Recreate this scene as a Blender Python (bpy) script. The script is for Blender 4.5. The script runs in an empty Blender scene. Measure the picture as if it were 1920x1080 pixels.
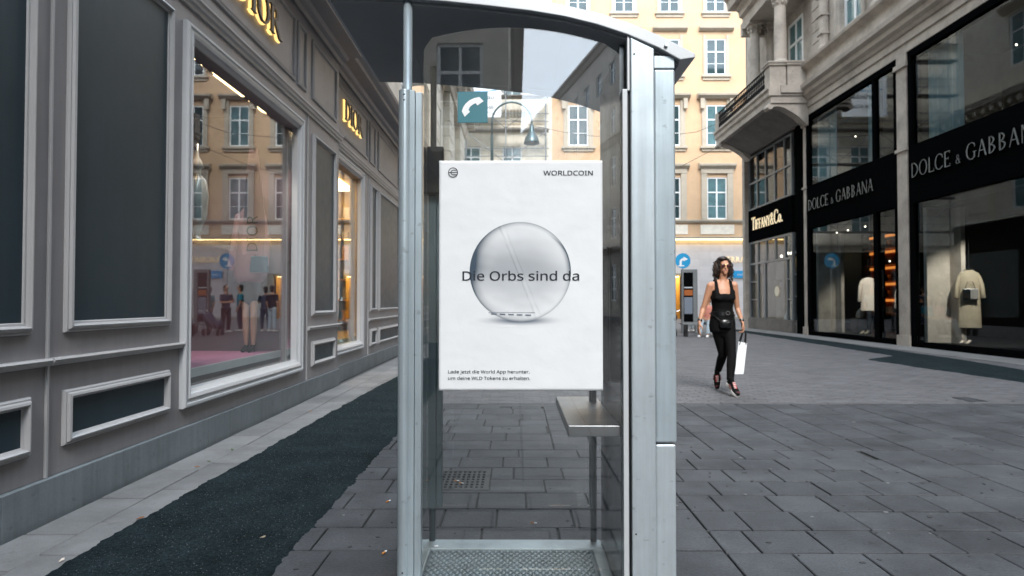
import bpy, bmesh, math, random, os
from mathutils import Vector, Matrix, Euler
random.seed(7)
R = math.radians
C = bpy.context.scene.collection
S = bpy.context.scene

# ------------------------------------------------------------------ camera
EYE, FPX, VPX, VPY = 1.13, 1200.0, 966.0, 566.0
cam = bpy.data.cameras.new('camera')
cam.sensor_width = 36.0
cam.lens = FPX / 1920 * 36
cam.clip_start, cam.clip_end = 0.05, 600
cam.dof.use_dof = True
cam.dof.focus_distance = 2.35
cam.dof.aperture_fstop = 5.0
co = bpy.data.objects.new('camera', cam)
C.objects.link(co)
co.location = (0, 0, EYE)
co.rotation_euler = (R(90) + math.atan((VPY - 540) / FPX), 0, math.atan((VPX - 960) / FPX))
S.camera = co

# ------------------------------------------------------------------ sky, sun, exposure
SUN_EL, SUN_AZ = 44.0, 174.0          # azimuth clockwise from +Y: behind the camera, a little right
w = bpy.data.worlds.new('World'); S.world = w; w.use_nodes = True
nt = w.node_tree; nt.nodes.clear()
out = nt.nodes.new('ShaderNodeOutputWorld'); bg = nt.nodes.new('ShaderNodeBackground')
sky = nt.nodes.new('ShaderNodeTexSky'); sky.sky_type = 'NISHITA'; sky.sun_disc = False
sky.sun_elevation = R(SUN_EL); sky.sun_rotation = R(SUN_AZ); sky.dust_density = 2.0
tc = nt.nodes.new('ShaderNodeTexCoord'); nz = nt.nodes.new('ShaderNodeTexNoise')
nz.inputs['Scale'].default_value = 1.6; nz.inputs['Detail'].default_value = 7
cr = nt.nodes.new('ShaderNodeMapRange'); cr.inputs[1].default_value = .35; cr.inputs[2].default_value = .6
cr.inputs[3].default_value = .5; cr.inputs[4].default_value = .92
mx = nt.nodes.new('ShaderNodeMix'); mx.data_type = 'RGBA'
mx.inputs[7].default_value = (11.6, 13.6, 15.6, 1)       # thin white cloud
nt.links.new(tc.outputs['Generated'], nz.inputs['Vector']); nt.links.new(nz.outputs['Fac'], cr.inputs[0])
nt.links.new(cr.outputs[0], mx.inputs[0]); nt.links.new(sky.outputs[0], mx.inputs[6])
nt.links.new(mx.outputs[2], bg.inputs[0]); bg.inputs[1].default_value = 0.12
nt.links.new(bg.outputs[0], out.inputs[0])
sl = bpy.data.lights.new('sun', 'SUN'); sl.energy = 1.45; sl.angle = R(20); sl.color = (1, .97, .93)
so = bpy.data.objects.new('sun', sl); C.objects.link(so)
sd = Vector((math.sin(R(SUN_AZ)) * math.cos(R(SUN_EL)), math.cos(R(SUN_AZ)) * math.cos(R(SUN_EL)), math.sin(R(SUN_EL))))
so.rotation_euler = (-sd).to_track_quat('-Z', 'Y').to_euler(); so.location = sd * 60
S.view_settings.view_transform = 'Standard'; S.view_settings.look = 'None'
S.view_settings.exposure = 1.48; S.view_settings.gamma = 1; S.view_settings.use_curve_mapping = False
S.cycles.max_bounces = 10; S.cycles.transparent_max_bounces = 16; S.cycles.glossy_bounces = 5
S.cycles.caustics_reflective = False; S.cycles.caustics_refractive = False
S.cycles.use_denoising = True; S.cycles.sample_clamp_indirect = 6

# ------------------------------------------------------------------ materials
def M(name, col, rough=.5, metal=0., streak=0., var=.08, vscale=3., fine=.0, fscale=60., bump=.0, bscale=80., spec=.5, emit=0., dirt=0., rnd=0., coat=0.):
    m = bpy.data.materials.new(name); m.use_nodes = True
    n = m.node_tree.nodes; l = m.node_tree.links; b = n['Principled BSDF']
    col = tuple(col) + (1,)
    b.inputs['Roughness'].default_value = rough; b.inputs['Metallic'].default_value = metal
    b.inputs['Specular IOR Level'].default_value = spec
    if coat: b.inputs['Coat Weight'].default_value = coat; b.inputs['Coat Roughness'].default_value = .08
    g = n.new('ShaderNodeNewGeometry')
    rgb = n.new('ShaderNodeRGB'); rgb.outputs[0].default_value = col
    cur = rgb.outputs[0]
    def mul(cur, src, lo, hi, a=.25, c=.75):
        mr = n.new('ShaderNodeMapRange'); mr.inputs[1].default_value = a; mr.inputs[2].default_value = c
        mr.inputs[3].default_value = lo; mr.inputs[4].default_value = hi; l.new(src, mr.inputs[0])
        mm = n.new('ShaderNodeMix'); mm.data_type = 'RGBA'; mm.blend_type = 'MULTIPLY'; mm.inputs[0].default_value = 1
        l.new(cur, mm.inputs[6]); l.new(mr.outputs[0], mm.inputs[7]); return mm.outputs[2]
    def noise(scale, det=5, rg=.6):
        t = n.new('ShaderNodeTexNoise'); t.inputs['Scale'].default_value = scale; t.inputs['Detail'].default_value = det
        t.inputs['Roughness'].default_value = rg; l.new(g.outputs['Position'], t.inputs['Vector']); return t.outputs['Fac']
    if var: cur = mul(cur, noise(vscale), 1 - var, 1 + var)
    if fine: cur = mul(cur, noise(fscale, 3, .7), 1 - fine, 1 + fine)
    if dirt:
        cur = mul(cur, noise(1.1, 8, .7), 1 - dirt, 1., .30, .55)
        cur = mul(cur, noise(13, 4, .6), 1 - dirt * .8, 1., .28, .38)
    if streak:
        mp = n.new('ShaderNodeMapping'); mp.inputs['Scale'].default_value = (22, 22, .9); l.new(g.outputs['Position'], mp.inputs['Vector'])
        t = n.new('ShaderNodeTexNoise'); t.inputs['Scale'].default_value = 1.; t.inputs['Detail'].default_value = 6; t.inputs['Roughness'].default_value = .65; l.new(mp.outputs[0], t.inputs['Vector'])
        cur = mul(cur, t.outputs['Fac'], 1 - streak, 1 + streak * .4, .3, .62)
        mp2 = n.new('ShaderNodeMapping'); mp2.inputs['Scale'].default_value = (9, 9, 14); l.new(g.outputs['Position'], mp2.inputs['Vector'])
        t2 = n.new('ShaderNodeTexNoise'); t2.inputs['Scale'].default_value = 2.; t2.inputs['Detail'].default_value = 3; l.new(mp2.outputs[0], t2.inputs['Vector'])
        cur = mul(cur, t2.outputs['Fac'], 1 - streak * 1.6, 1., .26, .33)
    if rnd:
        oi = n.new('ShaderNodeObjectInfo'); ad = n.new('ShaderNodeMath'); ad.operation = 'ADD'
        fr = n.new('ShaderNodeMath'); fr.operation = 'FRACT'
        l.new(oi.outputs['Random'], ad.inputs[0]); l.new(g.outputs['Random Per Island'], ad.inputs[1]); l.new(ad.outputs[0], fr.inputs[0])
        cur = mul(cur, fr.outputs[0], 1 - rnd, 1 + rnd, 0, 1)
    l.new(cur, b.inputs['Base Color'])
    if bump:
        bm_ = n.new('ShaderNodeBump'); bm_.inputs['Strength'].default_value = bump; bm_.inputs['Distance'].default_value = .01
        l.new(noise(bscale, 4), bm_.inputs['Height']); l.new(bm_.outputs[0], b.inputs['Normal'])
    if rough > .12 and not emit:
        mr = n.new('ShaderNodeMapRange'); mr.inputs[3].default_value = max(.04, rough - .1); mr.inputs[4].default_value = min(1, rough + .1)
        l.new(noise(7, 5), mr.inputs[0]); l.new(mr.outputs[0], b.inputs['Roughness'])
    if emit:
        b.inputs['Emission Color'].default_value = col; b.inputs['Emission Strength'].default_value = emit
    return m

def glass(name, tint=(1, 1, 1), f0=.05, rough=0.):
    m = bpy.data.materials.new(name); m.use_nodes = True
    n = m.node_tree.nodes; l = m.node_tree.links; n.clear()
    o = n.new('ShaderNodeOutputMaterial'); t = n.new('ShaderNodeBsdfTransparent'); gl = n.new('ShaderNodeBsdfGlossy'); mi = n.new('ShaderNodeMixShader')
    t.inputs[0].default_value = tuple(tint) + (1,); gl.inputs[0].default_value = (1, 1, 1, 1); gl.inputs['Roughness'].default_value = rough
    g = n.new('ShaderNodeNewGeometry'); d = n.new('ShaderNodeVectorMath'); d.operation = 'DOT_PRODUCT'
    l.new(g.outputs['Incoming'], d.inputs[0]); l.new(g.outputs['Normal'], d.inputs[1])
    def mth(op, a, bv=None):
        x = n.new('ShaderNodeMath'); x.operation = op
        for i, v in enumerate((a, bv)):
            if v is None: continue
            if isinstance(v, (int, float)): x.inputs[i].default_value = v
            else: l.new(v, x.inputs[i])
        return x.outputs[0]
    c = mth('ABSOLUTE', d.outputs['Value']); k = mth('SUBTRACT', 1., c); p = mth('POWER', k, 5.)
    f = mth('ADD', mth('MULTIPLY', p, 1 - f0), f0)
    l.new(f, mi.inputs[0]); l.new(t.outputs[0], mi.inputs[1]); l.new(gl.outputs[0], mi.inputs[2]); l.new(mi.outputs[0], o.inputs[0])
    return m

MT = {}
def mk(k, *a, **kw): MT[k] = M(k, *a, **kw); return MT[k]
# shop on the left
mk('taupe', (.27, .255, .258), .42, streak=.08, var=.07, bump=.02, bscale=200)
mk('trim', (.43, .42, .42), .33, var=.05)
mk('white_trim', (.56, .565, .575), .33, var=.04)
mk('slate', (.026, .046, .058), .4, spec=.35, streak=.08, var=.10, vscale=1.5)
mk('slate_frame', (.31, .305, .31), .36, var=.05)
mk('plinth', (.17, .195, .208), .55, streak=.14, var=.12, fine=.08, bump=.06, dirt=.25, rnd=.12)
mk('gold', (.85, .58, .20), .25, 1., var=.03)
mk('gold_glow', (1., .66, .22), .4, emit=.55)
mk('black_face', (.02, .018, .016), .35)
# stone and plaster
mk('cream', (.76, .69, .58), .85, var=.10, fine=.05, bump=.1, dirt=.2)
mk('cream2', (.68, .61, .51), .85, var=.10, fine=.05, bump=.1, dirt=.25)
mk('greystone', (.46, .405, .35), .85, var=.12, fine=.06, bump=.12, dirt=.4)
mk('dark_stone', (.20, .182, .165), .85, var=.12, fine=.06, bump=.12, dirt=.35)  # darker than greystone: core, decks, balcony soffit, shop base
mk('peach', (.60, .405, .25), .9, streak=.04, var=.08, vscale=.6, fine=.03, dirt=.12)
mk('surround', (.46, .395, .31), .85, var=.08, dirt=.2)
mk('window_white', (.82, .83, .83), .4, var=.03)
mk('pane_dark', (.025, .05, .055), .05, var=.4, vscale=1.3, spec=.8)
mk('pane_net', (.10, .185, .20), .08, var=.35, vscale=2.0, spec=.8)
mk('tile', (.66, .60, .565), .5, var=.05, rnd=.05)
mk('rooftile', (.12, .08, .07), .8)
mk('render_brown', (.13, .11, .095), .9, var=.1, dirt=.2)
# booth
mk('steel', (.57, .64, .68), .36, .55, streak=.16, var=.07, vscale=2, fine=.03, fscale=30, dirt=.10)
mk('steel_post', (.55, .64, .69), .33, .6, streak=.16, var=.07, vscale=3, dirt=.12)
mk('steel_white', (.54, .56, .58), .4, .2, var=.04)
mk('steel_dark', (.17, .18, .185), .22, .85, var=.15, vscale=2, dirt=.2)
mk('steel_shelf', (.30, .305, .31), .40, .9, var=.15, vscale=5, dirt=.25)
mk('roof_under', (.30, .315, .33), .5, var=.08, bump=.05, bscale=300)
mk('rear_post', (.10, .145, .16), .4, .5, var=.1)
mk('rubber', (.12, .155, .17), .45, var=.2, vscale=9, bump=.1)
mk('stud', (.16, .20, .215), .35, .2, var=.25, vscale=9)
mk('tray', (.33, .39, .41), .5, .4, var=.2, vscale=6, dirt=.35)
mk('iron_black', (.005, .005, .006), .6, spec=.15)
mk('black', (.012, .013, .014), .35)
mk('blackgloss', (.003, .0033, .0036), .45, var=.0, spec=.0)
mk('teal', (.045, .185, .225), .4, var=.03)
mk('print_white', (.86, .87, .88), .6, var=0)
mk('ink', (.012, .016, .028), .6, var=0)
mk('blue_sign', (.02, .32, .62), .4, var=.03)
# ground
mk('slab', (.063, .067, .074), .66, var=.30, vscale=2.6, fine=.32, fscale=85, bump=.4, bscale=70, dirt=.42, rnd=.13, spec=.2)
mk('slab_light', (.185, .186, .188), .7, var=.14, vscale=2.2, fine=.14, fscale=140, bump=.25, bscale=110, dirt=.3, rnd=.12)
mk('sett', (.096, .096, .103), .68, var=.12, vscale=1.2, fine=.15, fscale=90, bump=.25, dirt=.2, rnd=.16)
mk('joint', (.017, .016, .014), .9, var=.3, vscale=30)
mk('sett_joint', (.085, .083, .085), .9, var=.2, vscale=20)
mk('asphalt', (.0165, .0255, .029), .9, spec=.04, var=.4, vscale=3.5, fine=.85, fscale=95, bump=.9, bscale=240, dirt=.1)
mk('iron', (.026, .029, .032), .5, .7, var=.2)
# people and goods
mk('skin', (.50, .25, .15), .5, var=.08, vscale=14)
mk('skin_pale', (.50, .30, .21), .55)
mk('lips', (.40, .15, .125), .4)
mk('hair', (.022, .012, .008), .5, var=.3, vscale=40)
mk('hair_light', (.10, .05, .025), .5, var=.3, vscale=40)
mk('cloth_black', (.0035, .0035, .004), .8, spec=.15, var=.2, bump=.3, bscale=60)
mk('leather', (.004, .0045, .005), .28, var=.1)
mk('lens', (.07, .022, .018), .08, spec=.8)
mk('paper_white', (.80, .82, .84), .55, var=.03)
mk('red', (.42, .035, .03), .5); mk('rust', (.10, .018, .018), .5)
mk('sole', (.75, .74, .72), .6)
mk('denim', (.33, .40, .45), .8, var=.1, bump=.2)
mk('coral', (.52, .20, .15), .8)
mk('teal_cloth', (.03, .22, .30), .8)
mk('aqua_cloth', (.12, .36, .40), .8)
mk('navy', (.02, .03, .06), .8)
mk('beige', (.40, .335, .245), .85, var=.15, fine=.35, fscale=170, bump=.6, bscale=130)
mk('ivory', (.68, .58, .50), .8, var=.15, vscale=20, bump=.4)
mk('curtain', (.30, .44, .46), .8)
mk('pink_floor', (.40, .16, .28), .6, var=.05)
mk('pink_panel', (.50, .24, .36), .7)
mk('pink_wall', (.12, .075, .095), .6)
mk('pink_cloth', (.44, .25, .275), .6, var=.1)
mk('chrome', (.7, .7, .7), .1, 1.)
mk('silver_glass', (.55, .52, .50), .15, .6)
mk('warm_wall', (.55, .36, .10), .6)
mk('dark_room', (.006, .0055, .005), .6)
mk('orange_shelf', (.35, .10, .02), .5)
mk('lamp_warm', (1., .70, .34), emit=3.5)
mk('lamp_strip', (1., .72, .34), emit=3.2)
mk('lamp_spot', (1., .84, .62), emit=5.)
mk('shelf_glow', (1., .30, .05), emit=.6)
mk('sign_lit', (.9, .74, .48), emit=.22)
mk('metal_letter', (.19, .21, .235), .18, 1., var=.1)
mk('lampshade', (.10, .16, .18), .35, .5)
mk('grey_frame', (.22, .235, .245), .4, .3)
mk('orange_butt', (.55, .22, .05), .8)
mk('leaf_brown', (.25, .10, .03), .8)
mk('leaf_green', (.06, .10, .02), .8)
MT['glass_shop'] = glass('glass_shop', (.93, .96, .96), .06)
MT['glass_booth'] = glass('glass_booth', (.99, .995, .995), .09)
MT['glass_rear'] = glass('glass_rear', (.985, .99, .99), .022)
MT['glass_right'] = glass('glass_right', (.66, .71, .73), .03)

# ------------------------------------------------------------------ mesh builder
class MB:
    def __init__(s, T=None): s.v = []; s.f = []; s.T = T or (lambda a, b, c: (a, b, c)); s.k = []
    def P(s, a, b, c): s.v.append(Vector(s.T(a, b, c))); return len(s.v) - 1
    def face(s, idx, k=0): s.f.append(tuple(idx)); s.k.append(k)
    def hexa(s, p, k=0):
        i = [s.P(*q) for q in p]
        for q in ((0, 3, 2, 1), (4, 5, 6, 7), (0, 1, 5, 4), (1, 2, 6, 5), (2, 3, 7, 6), (3, 0, 4, 7)): s.face([i[j] for j in q], k)
    def box(s, a0, a1, b0, b1, c0, c1, k=0):
        s.hexa([(a0, b0, c0), (a1, b0, c0), (a1, b1, c0), (a0, b1, c0), (a0, b0, c1), (a1, b0, c1), (a1, b1, c1), (a0, b1, c1)], k)
    def prism(s, poly, b0, b1, k=0):            # polygon in (a, c), extruded along b
        A = [s.P(a, b0, c) for a, c in poly]; B = [s.P(a, b1, c) for a, c in poly]; n = len(poly)
        s.face(A[::-1], k); s.face(B, k)
        for i in range(n): s.face((A[i], A[(i + 1) % n], B[(i + 1) % n], B[i]), k)
    def sweep(s, prof, a0, a1, k=0):            # polygon in (b, c), extruded along a
        A = [s.P(a0, b, c) for b, c in prof]; B = [s.P(a1, b, c) for b, c in prof]; n = len(prof)
        s.face(A[::-1], k); s.face(B, k)
        for i in range(n): s.face((A[i], A[(i + 1) % n], B[(i + 1) % n], B[i]), k)
    def ring(s, a0, a1, c0, c1, prof, k=0):     # mitred rectangular moulding, prof = [(inset, b)]
        L = []
        for ins, b in prof:
            L.append([s.P(a0 + ins, b, c0 + ins), s.P(a1 - ins, b, c0 + ins), s.P(a1 - ins, b, c1 - ins), s.P(a0 + ins, b, c1 - ins)])
        for A, B in zip(L, L[1:]):
            for i in range(4): s.face((A[i], A[(i + 1) % 4], B[(i + 1) % 4], B[i]), k)
    def tube(s, pts, r, seg=8, k=0, caps=True, prof=None):
        pts = [Vector(s.T(*p)) for p in pts]; rr = r if isinstance(r, (list, tuple)) else [r] * len(pts); rings = []
        up0 = None
        for i, p in enumerate(pts):
            t = (pts[min(i + 1, len(pts) - 1)] - pts[max(i - 1, 0)]).normalized()
            if up0 is None:
                up0 = Vector((0, 0, 1)) if abs(t.z) < .9 else Vector((1, 0, 0))
            sd_ = t.cross(up0)
            if sd_.length < 1e-4: sd_ = t.cross(Vector((0, 1, 0)))
            sd_.normalize(); u = sd_.cross(t).normalized(); up0 = u
            ring = []
            for j in range(seg):
                a = 2 * math.pi * j / seg; s.v.append(p + (sd_ * math.cos(a) + u * math.sin(a)) * rr[i]); ring.append(len(s.v) - 1)
            rings.append(ring)
        for A, B in zip(rings, rings[1:]):
            for j in range(seg): s.face((A[j], A[(j + 1) % seg], B[(j + 1) % seg], B[j]), k)
        if caps: s.face(rings[0][::-1], k); s.face(rings[-1], k)
    def lathe(s, prof, cx, cy, seg=20, k=0, sx=1, sy=1):
        rings = []
        for r, z in prof: rings.append([s.P(cx + sx * r * math.cos(2 * math.pi * j / seg), cy + sy * r * math.sin(2 * math.pi * j / seg), z) for j in range(seg)])
        for A, B in zip(rings, rings[1:]):
            for j in range(seg): s.face((A[j], A[(j + 1) % seg], B[(j + 1) % seg], B[j]), k)
        s.face(rings[0][::-1], k); s.face(rings[-1], k)
    def loft(s, pts, seg=14, k=0, cap=.7):      # pts: (x, y, z, ra, rb); elliptical, rounded ends
        P = [Vector(s.T(*p[:3])) for p in pts]; n = len(P); rings = []
        rows = []
        for i in range(n):
            t = (P[min(i + 1, n - 1)] - P[max(i - 1, 0)]).normalized(); rows.append((P[i], t, pts[i][3], pts[i][4]))
        if cap:
            p, t, a, b = rows[0]; h = min(a, b) * cap
            pre = [(p - t * h, t, a * .35, b * .35), (p - t * h * .75, t, a * .7, b * .7), (p - t * h * .35, t, a * .92, b * .92)]
            p, t, a, b = rows[-1]; h = min(a, b) * cap
            post = [(p + t * h * .35, t, a * .92, b * .92), (p + t * h * .75, t, a * .7, b * .7), (p + t * h, t, a * .35, b * .35)]
            rows = pre + rows + post
        for p, t, a, b in rows:
            X = Vector((1, 0, 0)); sd_ = X - t * t.dot(X)
            if sd_.length < .25: Y = Vector((0, 1, 0)); sd_ = Y - t * t.dot(Y)
            sd_.normalize(); u = t.cross(sd_).normalized(); ring = []
            for j in range(seg):
                q = 2 * math.pi * j / seg; s.v.append(p + sd_ * math.cos(q) * a + u * math.sin(q) * b); ring.append(len(s.v) - 1)
            rings.append(ring)
        for A, B in zip(rings, rings[1:]):
            for j in range(seg): s.face((A[j], A[(j + 1) % seg], B[(j + 1) % seg], B[j]), k)
        s.face(rings[0][::-1], k); s.face(rings[-1], k)
    def ball(s, c, r, seg=12, k=0):
        rx, ry, rz = r if isinstance(r, (tuple, list)) else (r, r, r); rings = []
        nr = max(4, seg // 2)
        for i in range(1, nr):
            th = math.pi * i / nr
            rings.append([s.P(c[0] + rx * math.sin(th) * math.cos(2 * math.pi * j / seg), c[1] + ry * math.sin(th) * math.sin(2 * math.pi * j / seg), c[2] - rz * math.cos(th)) for j in range(seg)])
        for A, B in zip(rings, rings[1:]):
            for j in range(seg): s.face((A[j], A[(j + 1) % seg], B[(j + 1) % seg], B[j]), k)
        a = s.P(c[0], c[1], c[2] - rz); b = s.P(c[0], c[1], c[2] + rz)
        for j in range(seg): s.face((rings[0][(j + 1) % seg], rings[0][j], a), k); s.face((rings[-1][j], rings[-1][(j + 1) % seg], b), k)
    def mesh(s, name, mats, smooth=False):
        me = bpy.data.meshes.new(name); me.from_pydata([tuple(v) for v in s.v], [], s.f)
        if not isinstance(mats, (list, tuple)): mats = [mats]
        for m in mats: me.materials.append(MT[m] if isinstance(m, str) else m)
        me.polygons.foreach_set('material_index', s.k)
        b = bmesh.new(); b.from_mesh(me); bmesh.ops.recalc_face_normals(b, faces=b.faces); b.to_mesh(me); b.free()
        if smooth: me.shade_smooth()
        me.update(); return me
    def build(s, name, mats, parent=None, smooth=False, bevel=0., **props):
        o = link(name, s.mesh(name, mats, smooth), parent, **props)
        if bevel:
            md = o.modifiers.new('bevel', 'BEVEL'); md.width = bevel; md.segments = 2; md.limit_method = 'ANGLE'; md.angle_limit = R(40)
        return o

def link(name, me, parent=None, loc=None, **props):
    o = bpy.data.objects.new(name, me); C.objects.link(o)
    if loc is not None: o.location = loc
    if parent is not None: o.parent = parent
    for k, v in props.items(): o[k] = v
    return o
def empty(name, label, cat, group=None, loc=(0, 0, 0), rz=0):
    o = bpy.data.objects.new(name, None); C.objects.link(o); o.location = loc; o.rotation_euler = (0, 0, rz); o.empty_display_size = .2
    o['label'] = label; o['category'] = cat
    if group: o['group'] = group
    return o
def tag(o, label, cat, group=None):
    o['label'] = label; o['category'] = cat
    if group: o['group'] = group
    return o
def LW(W): return lambda u, n, z: (-W + n, u, z)
def RW(X): return lambda u, n, z: (X - n, u, z)
def EW(Y): return lambda u, n, z: (u, Y - n, z)

# ------------------------------------------------------------------ lettering
def arcband(cx, cy, rx, ry, a0, a1, wx, wy, n=14):
    q = []
    for i in range(n):
        t0, t1 = R(a0 + (a1 - a0) * i / n), R(a0 + (a1 - a0) * (i + 1) / n)
        f = lambda t, d: (cx + (rx - d * wx) * math.cos(t), cy + (ry - d * wy) * math.sin(t))
        q.append([f(t0, 0), f(t1, 0), f(t1, 1), f(t0, 1)])
    return q
def rect(x0, x1, y0, y1): return [(x0, y0), (x1, y0), (x1, y1), (x0, y1)]
def diag(x0, y0, x1, y1, wd): return [(x0 - wd / 2, y0), (x0 + wd / 2, y0), (x1 + wd / 2, y1), (x1 - wd / 2, y1)]
def glyph(ch, tk=.15, th=.045, ser=True):
    q = []; sh = .035
    def stem(x, wd=tk, y0=0, y1=1, s=True):
        q.append(rect(x, x + wd, y0, y1))
        if ser and s:
            for yy in (y0, y1 - sh): q.append(rect(x - .07, x + wd + .07, yy, yy + sh))
    if ch == 'I': stem(.1); return q, .1 + tk + .1
    if ch == 'D': stem(.1); q += arcband(.1 + tk * .6, .5, .62, .5, -90, 90, tk, th); return q, .86
    if ch in 'OQ': q += arcband(.45, .5, .42, .52, 0, 360, tk, th, 26); return q, .9
    if ch in 'CG':
        q += arcband(.46, .5, .43, .52, 48, 312, tk, th, 20)
        q.append(rect(.72, .72 + th + .01, .70, .93))
        if ch == 'G': q.append(rect(.66, .66 + tk * .9, .06, .44)); q.append(rect(.58, .90, .41, .445)); return q, .92
        q.append(rect(.72, .72 + th, .07, .2)); return q, .84
    if ch == 'R':
        stem(.1); q += arcband(.1 + tk * .6, .74, .40, .26, -90, 90, tk, th); q.append(diag(.74, 0, .38, .49, tk))
        if ser: q.append(rect(.64, .90, 0, sh))
        return q, .86
    if ch == 'P': stem(.1); q += arcband(.1 + tk * .6, .74, .40, .26, -90, 90, tk, th); return q, .7
    if ch == 'B':
        stem(.1); q += arcband(.1 + tk * .6, .75, .36, .25, -90, 90, tk, th); q += arcband(.1 + tk * .6, .265, .42, .265, -90, 90, tk, th); return q, .76
    if ch in 'EFL':
        stem(.1)
        x1 = .6
        if ch != 'L': q.append(rect(.1, x1, 1 - th, 1)); q.append(rect(x1 - .035, x1, .83, 1)); q.append(rect(.1, .48, .5, .5 + th)); q.append(rect(.45, .485, .42, .63))
        if ch != 'F': q.append(rect(.1, x1 + .03, 0, th)); q.append(rect(x1 - .005, x1 + .03, 0, .19))
        return q, .68
    if ch == 'T':
        stem(.36 - tk / 2 + .02, s=False); q.append(rect(.03, .73, 1 - th, 1)); q.append(rect(.03, .065, .82, 1)); q.append(rect(.695, .73, .82, 1))
        if ser: q.append(rect(.24, .52, 0, sh))
        return q, .74
    if ch == 'A':
        q.append(diag(.1, 0, .40, 1, th * 1.3)); q.append(diag(.70, 0, .40, 1, tk)); q.append(rect(.2, .6, .33, .33 + th))
        if ser: q.append(rect(.0, .22, 0, sh)); q.append(rect(.56, .86, 0, sh))
        return q, .82
    if ch == 'N':
        q.append(rect(.1, .1 + th * 1.4, 0, 1)); q.append(rect(.72, .72 + th * 1.4, 0, 1)); q.append(diag(.72, 0, .14, 1, tk))
        if ser: q.append(rect(.02, .24, 0, sh)); q.append(rect(.64, .86, 1 - sh, 1))
        return q, .88
    if ch == 'M':
        q.append(rect(.08, .08 + th * 1.4, 0, 1)); q.append(rect(.86, .86 + tk, 0, 1)); q.append(diag(.5, 0, .14, 1, tk)); q.append(diag(.5, 0, .9, 1, th * 1.3))
        return q, 1.08
    if ch == 'Y':
        q.append(rect(.33, .33 + tk, 0, .48)); q.append(diag(.40, .45, .12, 1, tk)); q.append(diag(.42, .45, .70, 1, th * 1.3))
        if ser: q.append(rect(.26, .56, 0, sh)); q.append(rect(.0, .26, 1 - sh, 1)); q.append(rect(.58, .80, 1 - sh, 1))
        return q, .76
    if ch == '&':
        q += arcband(.34, .26, .30, .27, 40, 330, tk * .8, th, 18); q += arcband(.36, .77, .19, .23, -60, 250, tk * .6, th, 16); q.append(diag(.74, 0, .24, .68, tk * .8))
        q.append(rect(.55, .8, .42, .46)); return q, .82
    if ch == 'o': q += arcband(.30, .33, .28, .34, 0, 360, tk, th, 20); return q, .62
    if ch == '.': q.append(rect(.06, .06 + tk, 0, tk)); return q, .3
    return q, .3
def letters(text, T, u0, z0, cap, n0, n1, mat, parent, total=None, flip=1, sc2=None, tk=.15, th=.045, ser=True, back=None):
    """each letter one mesh, children of parent. flip=-1: reading direction runs towards smaller u. total: width to fill"""
    adv = []
    for i, ch in enumerate(text): adv.append((glyph(ch, tk, th, ser)[1] if ch != ' ' else .42) * (sc2[i] if sc2 else 1))
    kx = cap if total is None else total / sum(adv)
    x = 0
    for i, ch in enumerate(text):
        s = sc2[i] if sc2 else 1
        if ch != ' ':
            b = MB(T); q, _ = glyph(ch, tk, th, ser)
            for j, poly in enumerate(q):
                e = (j % 7) * .0006
                b.prism([(u0 + flip * (x + a * s) * kx if False else u0 + flip * (x + a * s) * kx, z0 + c * cap * s) for a, c in poly], n0 + e, n1 + e)
            if back:
                k0 = len(b.f)
                for j, poly in enumerate(q):
                    e = (j % 7) * .0006
                    cx_ = sum(a for a, _ in poly) / len(poly); cz_ = sum(c for _, c in poly) / len(poly)
                    b.prism([(u0 + flip * (x + (cx_ + (a - cx_) * 1.12) * s) * kx, z0 + (cz_ + (c - cz_) * 1.06 - .03) * cap * s) for a, c in poly], n0 - .028 + e, n0 - .012 + e, 1)
            b.build('letter', [mat] + ([back] if back else []), parent)
        x += adv[i] * kx / kx
    return x * kx
try:
    INTER = bpy.data.fonts.load(os.path.join(bpy.utils.system_resource('DATAFILES'), 'fonts', 'NotoSansMath-Regular.woff2'))
except Exception:
    INTER = None
def text_mesh(name, body, size, mat, parent, loc, rot, align='LEFT', depth=.0006, space=1., bold=0., **props):
    cu = bpy.data.curves.new(name, 'FONT'); cu.body = body; cu.size = 1; cu.align_x = align; cu.extrude = depth / size; cu.space_character = space
    if INTER and 'ü' not in body: cu.font = INTER; pass
    t = bpy.data.objects.new(name + '_tmp', cu); C.objects.link(t)
    me = bpy.data.meshes.new_from_object(t.evaluated_get(bpy.context.evaluated_depsgraph_get()))
    bpy.data.objects.remove(t); bpy.data.curves.remove(cu)
    if bold:
        bb = bmesh.new(); bb.from_mesh(me); m2 = me.copy(); m2.transform(Matrix.Translation((bold, bold * .3, depth / size * .7))); bb.from_mesh(m2); bb.to_mesh(me); bb.free(); bpy.data.meshes.remove(m2)
    me.transform(Matrix.Scale(size, 4)); me.materials.clear(); me.materials.append(MT[mat])
    o = link(name, me, parent, loc, **props); o.rotation_euler = rot; return o

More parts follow.
